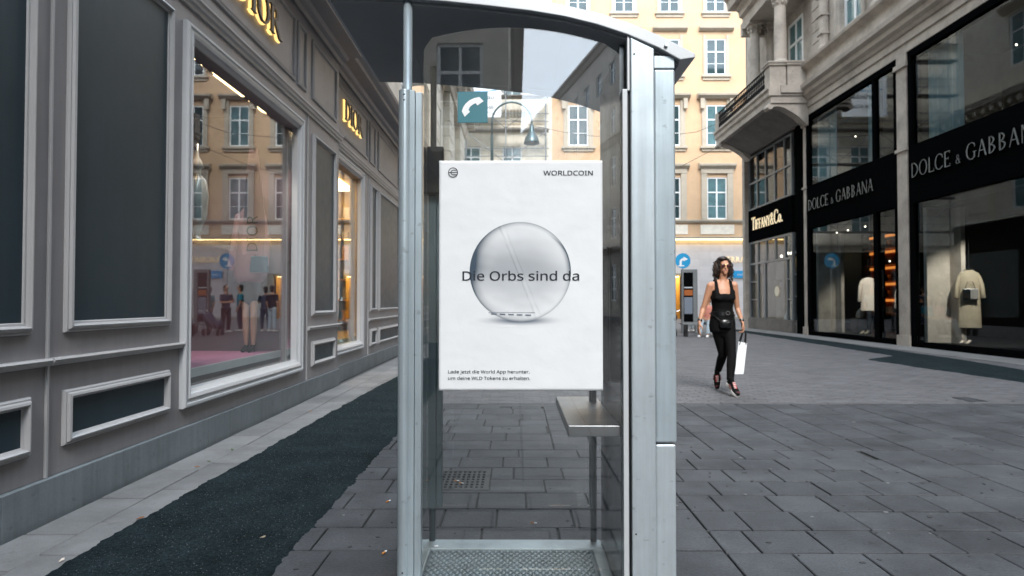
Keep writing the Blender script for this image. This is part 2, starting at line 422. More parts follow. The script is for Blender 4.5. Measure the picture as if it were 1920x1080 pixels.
# ------------------------------------------------------------------ generic facade pieces
def wall_grid(b, u0, u1, z0, z1, cols, rows, n0, n1, k=0):
    cols = sorted(cols); rows = sorted(rows); x = u0
    for c0, c1 in cols + [(u1, u1)]:
        if c0 > x + 1e-4: b.box(x, c0, n0, n1, z0, z1, k)
        x = c1
    for c0, c1 in cols:
        z = z0
        for r0, r1 in rows + [(z1, z1)]:
            if r0 > z + 1e-4: b.box(c0, c1, n0, n1, z, r0, k)
            z = r1
def win_meshes(T0, wd, ht, n=-.16, top=.34, fr=.09, mat='window_white', bars=True):
    """casement: outer frame, central mullion, transom; pane mesh separate. local origin = centre bottom"""
    b = MB(T0); h = wd / 2
    b.box(-h, -h + fr, n, n + .07, 0, ht); b.box(h - fr, h, n, n + .07, 0, ht)
    b.box(-h + fr, h - fr, n, n + .07, 0, fr); b.box(-h + fr, h - fr, n, n + .07, ht - fr, ht)
    zt = ht * (1 - top)
    b.box(-.05, .05, n + .002, n + .062, fr, zt); b.box(-h + fr, h - fr, n + .001, n + .066, zt - .04, zt + .05)
    b.box(-.04, .04, n + .002, n + .06, zt + .05, ht - fr)
    if bars: b.box(-h + fr, -.05, n + .006, n + .05, zt * .48, zt * .48 + .035); b.box(.05, h - fr, n + .006, n + .05, zt * .48, zt * .48 + .035)
    p = MB(T0); p.box(-h + fr * .5, h - fr * .5, n + .012, n + .026, fr * .5, ht - fr * .5)
    return b.mesh('window', mat), p
def put_window(root, mesh, pm, T, u, z):
    o0 = Vector(T(0, 0, 0)); loc = Vector(T(u, 0, z)) - o0
    o = link('window', mesh, root, loc); p = link('pane', pm, o); return o

EPS = .003
# ================================================================== GROUND
g = MB(); g.box(-150, 150, -120, 200, -.6, -.04); g.build('ground', 'sett_joint', kind='structure')
bed = MB(); bed.box(-2.40, 12.5, -14, 7.16, -.039, -.013)
pave = bed.build('pavement', 'joint', kind='structure')
def px(x, y, z): return (VPX + x / y * FPX, VPY - (z - EYE) / y * FPX)
slabs = []       # (x0, x1, y0, y1, mat)
def running(xa, xb, ya, yb, dep, wmin, wmax, cut=None):
    y = ya; q_ = 0
    while y < yb - .05:
        q_ += 1; d = min(dep, yb - y); x = xa - (q_ % 2) * wmin * .5 + random.uniform(-.06, .0)
        while x < xb:
            wd = random.uniform(wmin, wmax); x0, x1 = max(x, xa), min(x + wd, xb)
            if x1 - x0 > .07: slabs.append((x0, x1, y, y + d, 0))
            x += wd
        y += d
def columns(xa, xb, ya, yb, wd, dmin, dmax):
    x = xa
    while x < xb - .03:
        x1 = min(x + wd, xb); y = ya - random.random() * dmin
        while y < yb:
            d = random.uniform(dmin, dmax); y0, y1 = max(y, ya), min(y + d, yb)
            if y1 - y0 > .04: slabs.append((x, x1, y0, y1, 0))
            y += d
        x = x1
running(-1.12, .95, .62, 4.92, .29, .27, .45)
running(.95, 2.62, .62, 4.92, .287, .285, .325)
columns(2.62, 6.6, .62, 4.92, .40, .27, .46)
columns(.3, 8.6, 4.92, 7.14, .304, .24, .33)
running(-1.12, .3, 4.92, 7.14, .31, .3, .5)
y = 1.6                                     # light slabs along the shop plinth
while y < 19:
    d = random.uniform(.42, .75)
    slabs.append((-2.395, -2.13, y, y + d, 1)); slabs.append((-2.13, -1.66, y + .17, y + d + .17 - .0, 1)) if random.random() < 1 else None
    y += d
def vis(sb):
    x0, x1, y0, y1, _ = sb; P = [px(a, b, 0) for a in (x0, x1) for b in (y0, y1)]
    if all(p[0] < 0 for p in P) or all(p[0] > 1920 for p in P) or all(p[1] > 1080 for p in P): return 0
    return (x1 - x0) * (y1 - y0) / (((y0 + y1) / 2) ** 3)
grate = (-.60, -.16, 3.87, 4.32)
def hits(sb, r): return sb[0] < r[1] and sb[1] > r[0] and sb[2] < r[3] and sb[3] > r[2]
ns = []
for sb in slabs:
    if not hits(sb, grate): ns.append(sb); continue
    x0, x1, y0, y1, m = sb; gx0, gx1, gy0, gy1 = grate
    if x0 < gx0 - .03: ns.append((x0, gx0, y0, y1, m))
    if x1 > gx1 + .03: ns.append((gx1, x1, y0, y1, m))
    xa, xb = max(x0, gx0), min(x1, gx1)
    if y0 < gy0 - .03: ns.append((xa, xb, y0, gy0, m))
    if y1 > gy1 + .03: ns.append((xa, xb, gy1, y1, m))
slabs = sorted(ns, key=vis, reverse=True)
def slab_part(b, x0, x1, y0, y1, zt, j, cfr=.004, z0=-.012):
    x0 += j; x1 -= j; y0 += j * 1.6; y1 -= j * 1.6; c = cfr
    A = [(x0, y0), (x1, y0), (x1, y1), (x0, y1)]; I = [(x0 + c, y0 + c), (x1 - c, y0 + c), (x1 - c, y1 - c), (x0 + c, y1 - c)]
    a = [b.P(p[0], p[1], z0) for p in A]; m = [b.P(p[0], p[1], zt - c) for p in A]; t = [b.P(p[0], p[1], zt) for p in I]
    b.face(t)
    for i in range(4):
        k = (i + 1) % 4; b.face((a[i], a[k], m[k], m[i])); b.face((m[i], m[k], t[k], t[i]))
shared = {}
for i, sb in enumerate(slabs[:300]):
    x0, x1, y0, y1, m = sb; wd, d = x1 - x0, y1 - y0
    key = (round(wd / .06), round(d / .06), m)
    if key not in shared:
        b = MB(); slab_part(b, -wd / 2, wd / 2, -d / 2, d / 2, 0, .0046); shared[key] = (b.mesh('paving_slab', 'slab_light' if m else 'slab'), wd, d)
    me, w0, d0 = shared[key]
    o = link('paving_slab', me, pave, ((x0 + x1) / 2, (y0 + y1) / 2, random.uniform(-.002, .0015)))
    o.scale = (wd / w0, d / d0, 1); o.rotation_euler = (R(random.uniform(-.25, .25)), R(random.uniform(-.25, .25)), R(random.uniform(-.25, .25)))
for m, mat in ((0, 'slab'), (1, 'slab_light')):
    b = MB()
    for sb in slabs[300:]:
        if sb[4] == m: slab_part(b, *sb[:4], random.uniform(-.002, .0015), .0046)
    if b.f: b.build('paving_slab', mat, pave, kind='stuff')
b = MB()                                     # behind and beside the camera
yy = -14
while yy < .6:
    xx = -2.35
    while xx < 12.4: slab_part(b, xx, min(xx + .6, 12.4), yy, yy + .44, 0, .006); xx += .6
    yy += .44
xx = 6.6
while xx < 12.4:
    yy = .6
    while yy < 4.9: slab_part(b, xx, min(xx + .5, 12.4), yy, yy + .4, -.001, .006); yy += .4
    xx += .5
yy = 4.95
while yy < 7.1:
    xx = 8.6
    while xx < 12.4: slab_part(b, xx, min(xx + .5, 12.4), yy, yy + .4, -.001, .006); xx += .5
    yy += .4
b.build('paving_slab', 'slab', pave, kind='stuff')
# small setts beyond
sb_ = MB(); sb_.box(-2.4, 12.5, 7.16, 24, -.039, -.006); setts = sb_.build('sett_paving', 'sett_joint', kind='structure')
st = []
y = 7.17; row = 0
while y < 23.9:
    x = -1.9 + (row % 2) * .1
    lim = 9.0
    while x < lim:
        st.append((x, x + .2, y, y + .1)); x += .2
    y += .1; row += 1
st = [q for q in st if 0 < px(q[0], q[2], 0)[0] + 60 and px(q[0], q[2], 0)[0] < 1990]
st.sort(key=lambda q: q[2] + abs(q[0] - 2.5) * .05)
sm = MB(); slab_part(sm, -.1, .1, -.05, .05, 0, .003, .003, -.006); smesh = sm.mesh('sett', 'sett')
for q in st[:300]: link('sett', smesh, setts, ((q[0] + q[1]) / 2, (q[2] + q[3]) / 2, random.uniform(-.002, .002)))
b = MB()
for q in st[300:]: slab_part(b, *q, random.uniform(-.002, .002), .003, .003, -.006)
b.build('sett', 'sett', setts, kind='stuff')
b = MB(); b.box(-40, 40, 24, 60, -.039, .0); b.build('street_paving', 'sett', kind='structure')
# asphalt strips with ragged edges
def ragged(b, left, right, z, step=.02, amp=.012):
    """left/right: functions y -> x ; builds a sheet"""
    y0, y1 = left[0][0], left[-1][0]
    def f(pts, y):
        for (a, xa), (c, xc) in zip(pts, pts[1:]):
            if a <= y <= c: return xa + (xc - xa) * (y - a) / (c - a)
        return pts[-1][1]
    prev = None; y = y0; wl = wr = 0
    while y <= y1:
        wl = wl * .75 + random.gauss(0, amp * .4); wr = wr * .75 + random.gauss(0, amp * .4)
        xl, xr = f(left, y) + wl, f(right, y) + wr
        e = .012
        cur = [b.P(xl - e, y, -.006), b.P(xl + e, y, z), b.P(xr - e, y, z), b.P(xr + e, y, -.006)]
        if prev:
            for i in range(3): b.face((prev[i], prev[i + 1], cur[i + 1], cur[i]))
        prev = cur; y += step if y < 9 else step * 4
b = MB(); ragged(b, [(-8, -1.95), (3.2, -1.95), (6, -1.90), (10, -1.80), (20, -1.72)], [(-8, -1.04), (1.9, -1.0), (3.6, -1.02), (7, -.98), (20, -.95)], .005)
b.build('asphalt_strip', 'asphalt', kind='structure')
b = MB(); ragged(b, [(-2, 7.2), (8, 7.2), (9.2, 7.1), (12.6, 6.85), (13.4, 7.9), (22, 8.3), (27, 8.5)], [(-2, 8.1), (9, 8.2), (13, 8.75), (22, 9.2), (27, 9.5)], .005, .04, .03)
b.build('asphalt_patch', 'asphalt', kind='structure')
b = MB(); b.box(9.02, 9.94, -14, 28, -.012, .009); b.build('kerb_strip', 'slab_light', kind='structure')

b = MB(); rg = random.Random(11)
for i in range(9000):
    yv = 2.0 + 6.5 * rg.random() ** 1.7; xv = rg.uniform(-1.90, -1.06); q = rg.uniform(.0016, .0042); zz = .0045; t = rg.uniform(0, 6)
    v = [b.P(xv + q * math.cos(t + a), yv + q * math.sin(t + a), zz) for a in (0, 2.1, 4.2)] + [b.P(xv, yv, zz + q * .9)]
    k = 0 if rg.random() < .72 else 1
    for f in ((0, 1, 3), (1, 2, 3), (2, 0, 3)): b.face([v[j] for j in f], k)
mk('grit_dark', (.030, .040, .046), .8); mk('grit_pale', (.085, .10, .11), .8)
b.build('grit', ['grit_dark', 'grit_pale'], bpy.data.objects['asphalt_strip'], kind='stuff')
b = MB()
for i in range(260):
    yv = 1.9 + 6 * rg.random() ** 1.3; xv = rg.uniform(-.95, .8 * yv + .3); q = rg.uniform(.004, .012); t0 = rg.uniform(0, 6); sx = rg.uniform(.6, 1.5)
    pts = [(xv + q * sx * math.cos(a * .785 + t0) * rg.uniform(.75, 1.1), yv + q * math.sin(a * .785 + t0) * rg.uniform(.75, 1.1)) for a in range(8)]
    z = .0028 + rg.random() * .0005; A = [b.P(p[0], p[1], z) for p in pts]; B = [b.P(p[0], p[1], z - .006) for p in pts]; k = 0 if rg.random() < .7 else 1; b.face(A, k)
    for j in range(8): b.face((B[j], B[(j + 1) % 8], A[(j + 1) % 8], A[j]), k)
mk('gum_dark', (.032, .033, .036), .7); mk('gum_pale', (.13, .135, .14), .7)
b.build('gum_spot', ['gum_dark', 'gum_pale'], pave, kind='stuff')
# drain grate
dg = empty('drain_grate', 'square iron drain grate of oval slots in the paving just behind the phone booth', 'drain grate', loc=(-.38, 4.095, 0))
b = MB(); b.ring(-.22, .22, -.225, .225, [(0, 0)] * 1) if False else None
b.box(-.217, .217, -.222, -.197, -.012, .001); b.box(-.217, .217, .197, .222, -.012, .001); b.box(-.217, -.192, -.197, .197, -.012, .001); b.box(.192, .217, -.197, .197, -.012, .001)
b.build('frame', 'iron', dg)
b = MB(); b.box(-.19, .19, -.195, .195, -.012, -.009); b.build('pit', 'black', dg)
n = 12; stp = .384 / n
for i in range(n + 1):
    b = MB(); x = -.192 + i * stp; b.box(x - .007, x + .007, -.197, .197, -.010, -.0005); b.build('bar', 'iron', dg)
for i in range(1, 7):
    b = MB(); yv = -.197 + i * .394 / 7; b.box(-.192, .192, yv - .008, yv + .008, -.0095, -.0012); b.build('cross_bar', 'iron', dg)
def cover(label, x0, x1, y0, y1):
    b = MB(); b.ring(x0, x1, y0, y1, [(0, 0)]) if False else None
    for q in ((x0, x1, y0, y0 + .02), (x0, x1, y1 - .02, y1), (x0, x0 + .02, y0 + .02, y1 - .02), (x1 - .02, x1, y0 + .02, y1 - .02)): b.box(q[0], q[1], q[2], q[3], -.01, .004)
    r = empty('access_cover', label, 'access cover', loc=(0, 0, 0)); b.build('frame', 'iron', r)
    b = MB(); b.box(x0 + .022, x1 - .022, y0 + .022, y1 - .022, -.01, .0025); b.build('lid', 'slab', r)
cover('paved access cover with thin metal frame, seen through the booth below the poster', -.17, .31, 6.9, 7.12)
cover('small dark access cover in the paving at the right, before the dark shops', 5.15, 5.35, 7.3, 7.6)

# ================================================================== LEFT SHOP
dior = empty('shop_building', 'grey panelled luxury shop along the left side with gold backlit letters and two display windows', 'shop', loc=(-2.4, 5, 0))
dior.location = (0, 0, 0)
W1, W2 = 2.445, 2.55
T1, T2 = LW(W1), LW(W2)
WIN1 = (4.78, 7.14, .455, 3.075); WIN2 = (8.93, 10.50, .47, 3.14)
b = MB(T1); wall_grid(b, -13, 8.81, .215, 4.42, [(WIN1[0], WIN1[1])], [(WIN1[2], WIN1[3])], -.12, 0); b.build('wall', 'taupe', dior)
b = MB(T2); wall_grid(b, 8.815, 20, .215, 4.42, [(WIN2[0], WIN2[1])], [(WIN2[2], WIN2[3])], -.18, 0); b.build('wall', 'taupe', dior)
u = -13.0; blocks = []
ends = [2.05, 3.02, 3.96, 5.05, 6.10, 7.32, 8.83]; u = .9
for e in ends:
    b = MB(T1); b.box(u + .0015, e - .0015, -.1, .028, -.03, .212); b.prism([(0, 0)] * 0, 0, 0) if False else None
    b.build('plinth_block', 'plinth', dior, bevel=.004); u = e
b = MB(T1); b.box(-13, .8985, -.1, .028, -.03, .212); b.build('plinth_block', 'plinth', dior)
u = 8.832
for e in (9.9, 11.08, 12.3, 13.6, 14.9, 16.2, 17.5, 18.8, 20):
    b = MB(T2); b.box(u + .0015, e - .0015, -.1, .028, -.03, .212); b.build('plinth_block', 'plinth', dior, bevel=.004); u = e
def panel(T, u0, u1, z0, z1, fw=.055, field='slate', frame='trim', proud=.034):
    f = MB(T); f.box(u0 + fw - .004, u1 - fw + .004, -.01, .004, z0 + fw - .004, z1 - fw + .004)
    o = f.build('panel', field, dior)
    m = MB(T); m.ring(u0, u1, z0, z1, [(0, -.002), (0, .010), (.008, .020), (.016, .020), (.022, proud), (.034, proud + .004), (.042, proud - .006), (.046, .014), (fw - .006, .012), (fw, .003)])
    m.build('moulding', frame, o)
for (a, c) in ((-.2, .85), (1.0, 2.0), (2.14, 3.215), (3.45, 4.505)):
    panel(T1, a, c, .965, 3.225, .062); panel(T1, a, c, .355, .652)
panel(T1, 7.66, 8.62, .965, 3.16, .055, 'slate'); panel(T1, 7.66, 8.62, .355, .652)
for (a, c) in ((11.2, 11.70), (11.88, 13.95), (14.5, 16.4), (16.7, 17.3), (17.5, 19.6)):
    panel(T2, a, c, .965, 3.2, .05); panel(T2, a, c, .355, .652, .05)
RAIL = [(-.01, .795), (.022, .795), (.034, .802), (.040, .812), (.046, .826), (.040, .836), (-.01, .836)]
for T, a, c in ((T1, -13, 3.322), (T1, 3.338, 4.655), (T1, 7.49, 8.855), (T2, 11.06, 14.2), (T2, 14.22, 20)):
    b = MB(T); b.sweep(RAIL, a, c); b.build('rail', 'trim', dior)
for T, uu, z1 in ((T1, 3.33, 3.33), (T1, 7.48, 3.33), (T2, 11.05, 3.33), (T2, 14.21, 3.33)):
    b = MB(T); b.sweep([(-.01, .215)] * 0 or [(-.01, .216), (.014, .216), (.014, 3.33), (-.01, 3.33)], uu - .007, uu + .007); b.build('bead', 'trim', dior)
# architrave, frieze panels, cornice
ARC = [(-.01, 3.335), (.018, 3.335), (.022, 3.36), (.040, 3.375), (.046, 3.40), (.058, 3.415), (.058, 3.43), (-.01, 3.43)]
COR = [(-.30, 4.425), (.03, 4.425), (.05, 4.47), (.10, 4.49), (.13, 4.53), (.30, 4.545), (.31, 4.60), (.37, 4.63), (.43, 4.69), (.44, 4.74), (.40, 4.76), (-.5, 4.80)]
for T, a, c in ((T1, -13, 8.87), (T2, 8.872, 20)):
    b = MB(T); b.sweep(ARC, a, c); b.build('architrave', 'trim', dior)
    b = MB(T); b.sweep([(p[0], p[1]) for p in COR], a, c); b.build('cornice', 'taupe', dior)
for T, a, c in ((T1, 2.3, 3.3), (T1, 3.45, 4.6), (T1, 5.08, 7.02), (T1, 7.10, 7.40), (T1, 7.62, 8.66), (T2, 9.0, 10.95), (T2, 11.12, 11.55), (T2, 11.8, 13.9), (T2, 14.3, 16.3), (T2, 16.6, 19.5)):
    panel(T, a, c, 3.57, 4.29, .045, 'taupe', 'slate_frame', .022)
sg = empty('sign', '', ''); del sg['label']; del sg['category']; sg.parent = dior
letters('DIOR', T1, 5.43, 3.79, .275, .04, .06, 'black_face', sg, total=1.05, back='gold_glow', tk=.16, th=.04)
sg2 = empty('sign', '', ''); del sg2['label']; del sg2['category']; sg2.parent = dior
letters('DIOR', T2, 9.34, 3.82, .30, .04, .06, 'black_face', sg2, total=1.08, back='gold_glow', tk=.16, th=.04)
def shopwin(T, win, rec):
    a, c, z0, z1 = win
    root = MB(T)
    root.ring(a - .125, c + .125, z0 - .105, z1 + .135, [(0, -.002), (0, .03), (.012, .046), (.03, .046), (.036, .034), (.06, .034), (.07, .046), (.095, .038), (.105, .02), (.1275, .004), (.1290, -rec)])
    o = root.build('display_window', 'white_trim', dior)
    f = MB(T); f.ring(a - .008, c + .008, z0 - .002, z1 + .062, [(0, -rec - .03), (0, -rec + .012), (.018, -rec + .012), (.018, -rec - .03)]); f.build('frame', 'chrome', o)
    p = MB(T); p.box(a + .002, c - .002, -rec - .011, -rec, z0 + .012, z1 + .045); p.build('pane', 'glass_shop', o)
    return o
w1 = shopwin(T1, WIN1, .07); w2 = shopwin(T2, WIN2, .06)
b = MB(T1); b.box(WIN1[0], WIN1[1], -.069, -.02, .448, .462); b.build('sill', 'white_trim', w1)
# interiors
b = MB(T1)
b.box(4.72, 7.26, -1.56, -1.50, .3, 3.3); b.box(4.66, 4.72, -1.56, -.122, .3, 3.3); b.box(7.26, 7.32, -1.56, -.122, .3, 3.3); b.box(4.72, 7.26, -1.5, -.122, 3.24, 3.3)
b.build('display_box', 'pink_wall', dior)
b = MB(T1); b.box(4.722, 7.258, -1.498, -.20, .44, .575); o = b.build('display_floor', 'pink_floor', dior)
b = MB(T1); b.box(4.722, 7.258, -1.499, -1.47, .576, .83); b.build('back_skirting', 'pink_panel', o)
b = MB(T1); b.box(4.79, 7.13, -.199, -.165, .52, .59); b.build('edge_strip', 'white_trim', o)
b = MB(T1); b.box(4.79, 7.13, -.198, -.17, .458, .518); b.build('edge_strip', 'black', o)
b = MB(T1)
for a, c in ((4.85, 5.45), (5.75, 6.45), (6.75, 7.05)): b.box(a, c, -.335, -.285, 3.215, 3.238)
b.build('ceiling_light', 'lamp_warm', dior)
for uu in (4.95, 5.55, 5.66, 6.55, 6.65, 7.0):
    b = MB(T1); b.tube([(uu, -.31, 3.235), (uu, -.30, 3.20), (uu, -.27, 3.155)], .022, 10); b.build('spotlight', 'chrome', dior, smooth=True)
b = MB(T1); b.box(4.80, 4.84, -.9, -.3, .58, 3.2); b.box(5.02, 5.06, -1.4, -1.0, .58, 3.2); b.build('side_panel', 'pink_cloth', dior)
# second window: warm gold room
b = MB(T2)
b.box(8.84, 12.9, -1.86, -1.80, .3, 3.4); b.box(8.86, 8.92, -1.80, -.302, .3, 3.4); b.box(12.9, 12.96, -1.86, -.185, .3, 3.4); b.box(8.84, 12.9, -1.8, -.185, 3.34, 3.4)
b.build('display_box', 'warm_wall', dior)
b = MB(T2); b.box(8.93, 12.89, -1.79, -.12, .42, .56); b.build('display_floor', 'warm_wall', dior)
b = MB(T2); b.box(9.0, 12.5, -1.2, -.6, 3.30, 3.335); b.build('ceiling_light', 'lamp_warm', dior)
sh = empty('display_shelf', 'golden display shelving with small boxes glowing inside the second window of the left shop', 'shelf', loc=(0, 0, 0))
ORD = ['first', 'second', 'third', 'fourth', 'fifth', 'sixth']
for k in range(6):
    b = MB(T2); b.box(12.55, 12.895, -1.75, -.30, .75 + k * .40, .78 + k * .40); b.build('shelf', 'gold', sh)
for k in range(6):
    for q in range(3):
        b = MB(T2); nn = -.55 - q * .2 + random.uniform(-.03, .03); hh = random.uniform(.12, .26); mt_ = ('ivory', 'gold', 'beige')[(k + q) % 3]; b.box(12.62, 12.80, nn - .12, nn, .782 + k * .40, .782 + k * .40 + hh)
        tag(b.build('gift_box', mt_, None), {'ivory': 'ivory', 'gold': 'golden', 'beige': 'beige'}[mt_] + ' box, %s from the glass on the %s golden shelf from the floor' % (ORD[q], ORD[k]), 'box', 'boxes on the golden shelves')
# upper storeys of that building
up = MB(LW(2.95)); TU = LW(2.95)
cu_ = [(u0 - .62, u0 + .62) for u0 in (-10, -7, -4, -1, 2, 5, 8, 11, 14, 17)]
ru_ = [(6.2, 8.8), (11, 13.4), (15.4, 17.6), (19.2, 21)]
wall_grid(up, -13, 19.98, 4.7, 22.6, cu_, ru_, -.5, 0)
up.build('upper_wall', 'cream2', dior)
b = MB(TU)
for z in (9.9, 14.4, 22.4): b.sweep([(-.01, z), (.12, z), (.2, z + .15), (.42, z + .22), (.45, z + .35), (-.01, z + .4)], -13, 19.97)
b.build('string_course', 'cream2', dior)
wm, pm_ = win_meshes(TU, 1.24, 2.4); pmm = pm_.mesh('pane', 'pane_dark')
for a, c in cu_:
    for z0, z1 in ru_:
        ww = put_window(dior, wm, pmm, TU, (a + c) / 2, z0); ww.scale = (1, 1, (z1 - z0) / 2.4)

# mannequin and goods in the first window
mq = empty('mannequin', 'mannequin in pink coat and dark skirt holding a handbag behind the first shop window', 'mannequin', loc=(-2.95, 7.10, .575)); mq.scale = (.72, .72, 1.0)
b = MB()
b.loft([(0, 0, 1.62, .03, .03), (0, 0, 1.75, .035, .035)]); b.ball((0, 0, 1.86), (.07, .085, .115), 16); b.build('head', 'pink_cloth', mq, smooth=True)
b = MB(); b.loft([(0, .02, .86, .26, .16), (0, .01, 1.1, .21, .14), (0, 0, 1.35, .17, .12), (0, 0, 1.52, .19, .11), (0, 0, 1.6, .10, .07)], 24)
b.loft([(-.19, 0, 1.5, .05, .05), (-.25, .02, 1.2, .06, .06), (-.28, 0, .95, .07, .07)]); b.loft([(.19, 0, 1.5, .05, .05), (.25, .02, 1.2, .06, .06), (.24, -.05, .98, .07, .07)])
b.build('coat', 'pink_cloth', mq, smooth=True)
b = MB(); b.loft([(0, .02, .60, .17, .12), (0, .02, .9, .15, .11)], 20); b.build('skirt', 'cloth_black', mq, smooth=True)
for sx in (-.06, .07):
    b = MB(); b.loft([(sx, 0, .66, .065, .07), (sx, -.01, .42, .05, .055), (sx * .9, .0, .25, .048, .052), (sx * .8, 0, .08, .026, .03)]); b.build('leg', 'skin_pale', mq, smooth=True)
    b = MB(); b.loft([(sx * .8, .03, .075, .03, .03), (sx * .8, -.06, .035, .034, .025), (sx * .8, -.15, .018, .022, .016)]); b.tube([(sx * .8, .045, .07), (sx * .8, .05, 0)], .008, 8); b.build('shoe', 'cloth_black', mq, smooth=True)
hb = empty('handbag', 'dark structured handbag with tall handles hanging at the mannequin in the pink coat', 'handbag', loc=(-2.78, 6.93, 1.45)); hb.scale = (.62, .62, .72)
b = MB(); b.prism([(-.15, 0), (.15, 0), (.13, .24), (-.13, .24)], -.05, .05); b.build('bag_body', 'teal_cloth', hb, bevel=.01)
b = MB(); b.tube([(-.07, 0, .24), (-.065, 0, .36), (-.03, 0, .43), (.03, 0, .43), (.065, 0, .36), (.07, 0, .24)], .009, 8); b.build('handle', 'leather', hb, smooth=True)
scf = empty('scarf', 'pink scarf with large dark lettering hanging before the mannequin', 'scarf', loc=(-2.72, 6.62, 1.62))
b = MB()
for i in range(10):
    z0, z1 = i * .11, i * .11 + .11; f = lambda z: (.02 * math.sin(z * 5), .085 + .03 * math.sin(z * 3 + 1) - .045 * max(0, z - .8))
    (o0, h0), (o1, h1) = f(z0), f(z1)
    b.hexa([(-h0, o0, z0), (h0, o0, z0), (h0, o0 + .012, z0), (-h0, o0 + .012, z0), (-h1, o1, z1), (h1, o1, z1), (h1, o1 + .012, z1), (-h1, o1 + .012, z1)])
b.build('cloth', 'pink_cloth', scf)
text_mesh('lettering', 'DIOR', .23, 'ink', scf, (.055, -.028, .02), (R(90), R(-90), 0), depth=.004)
b = MB(); b.lathe([(.16, 0), (.17, .02), (.05, .04), (.035, .10), (.06, .16), (.11, .30), (.125, .50), (.10, .66), (.045, .72), (.04, .78), (.07, .80), (.05, .86), (.015, .92), (.01, 1.05)], 0, 0, 24)
o = tag(b.build('flacon', 'silver_glass', None, smooth=True), 'tall silvered glass flacon with pointed stopper on a shelf in the first shop window', 'flacon'); o.location = (-2.86, 5.72, 1.66); o.scale = (.8, .8, .85)
b = MB(T1); b.box(5.35, 6.1, -.75, -.22, 1.62, 1.658); b.build('glass_shelf', 'glass_shop', dior)

# ================================================================== LEFT CORNER BUILDING (beyond the shop)
TC = LW(2.9)
cb = empty('corner_building', 'cream stone building beyond the left shop with a deep bracketed cornice', 'building', loc=(0, 0, 0))
cc = [(23.3, 24.9), (28, 29.6)]; rc = [(1, 4.2), (5.4, 8.6), (12, 14.4), (16, 18.2), (19.6, 21.4)]
b = MB(TC); wall_grid(b, 20, 33, 0, 23, cc, rc, -.5, 0); b.box(20, 33, -12, -.51, 0, 23); b.build('wall', 'cream', cb)
for a, c in ((20.2, 22.2), (25.6, 27.2), (30.6, 32.98)):
    z = .02
    while z < 9.5:
        b = MB(TC); b.box(a, c, -.01, .28, z, z + .56); b.build('stone', 'cream', cb, bevel=.03); z += .6
    b = MB(TC); b.box(a + .02, c - .02, -.01, .22, 0, 9.6); b.build('pilaster', 'cream2', cb)
b = MB(TC)
b.sweep([(-.01, 9.62), (.34, 9.62), (.38, 9.85), (.45, 9.95), (.45, 10.1), (.95, 10.38), (1.0, 10.5), (1.05, 10.62), (-.01, 10.75)], 20, 33.4)
b.sweep([(-.01, 22.2), (.3, 22.2), (.7, 22.6), (.8, 22.9), (-.01, 23.1)], 20, 33.4)
b.build('cornice', 'cream2', cb)
mo = MB(TC); mo.box(-.11, .11, .0, .42, 0, .26); mm_ = mo.mesh('bracket', 'cream2')
u = 20.3
while u < 33: link('bracket', mm_, cb, Vector(TC(u, .40, 10.02)) - Vector(TC(0, 0, 0))); u += .55
wm2, p2 = win_meshes(TC, 1.6, 3.2); p2m = p2.mesh('pane', 'pane_net')
for a, c in cc:
    for z0, z1 in rc: put_window(cb, wm2, p2m, TC, (a + c) / 2, z0).scale = (1, 1, (z1 - z0) / 3.2)
    for z0, z1 in rc[2:]:
        b = MB(TC); b.sweep([(-.01, z1 + .1), (.1, z1 + .1), (.3, z1 + .35), (.32, z1 + .45), (-.01, z1 + .5)], a - .3, c + .3); b.build('hood', 'surround', cb)

b = MB(TC); b.box(20.02, 33.0, .29, .34, 0, 4.7); b.box(20.02, 33.0, .30, .42, 4.7, 4.95); b.build('shopfront', 'blackgloss', cb)
for a, c in ((20.6, 24.3), (24.7, 28.4), (28.8, 32.5)): b = MB(TC); b.box(a, c, .341, .35, .4, 3.5); b.build('pane', 'pane_dark', cb)
# scaffold helper
def scaffold(root, T, u0, u1, zs, dep, bay=2.4, zmax=22, zb=0.):
    us = [u0 + (u1 - u0) * i / max(1, round((u1 - u0) / bay)) for i in range(max(1, round((u1 - u0) / bay)) + 1)]
    for uu in us:
        for n_ in (.15, dep):
            b = MB(T); b.tube([(uu, n_, zb), (uu, n_, zmax)], .03, 8); b.build('pole', 'grey_frame', root, smooth=True)
    for z in zs:
        b = MB(T); b.box(u0 - .2, u1 + .2, .17, dep - .03, z, z + .06); b.build('deck', 'dark_stone', root)
        for dz in (.5, 1.0):
            b = MB(T); b.tube([(u0 - .2, dep + .03, z + dz), (u1 + .2, dep + .03, z + dz)], .025, 6); b.build('guard_rail', 'grey_frame', root, smooth=True)
        for i in range(len(us) - 1):
            b = MB(T); e = us[i:i + 2] if i % 2 else us[i:i + 2][::-1]
            b.tube([(e[0], dep + .07, z + .06), (e[1], dep + .07, z + 2.1)], .022, 6); b.build('brace', 'grey_frame', root, smooth=True)

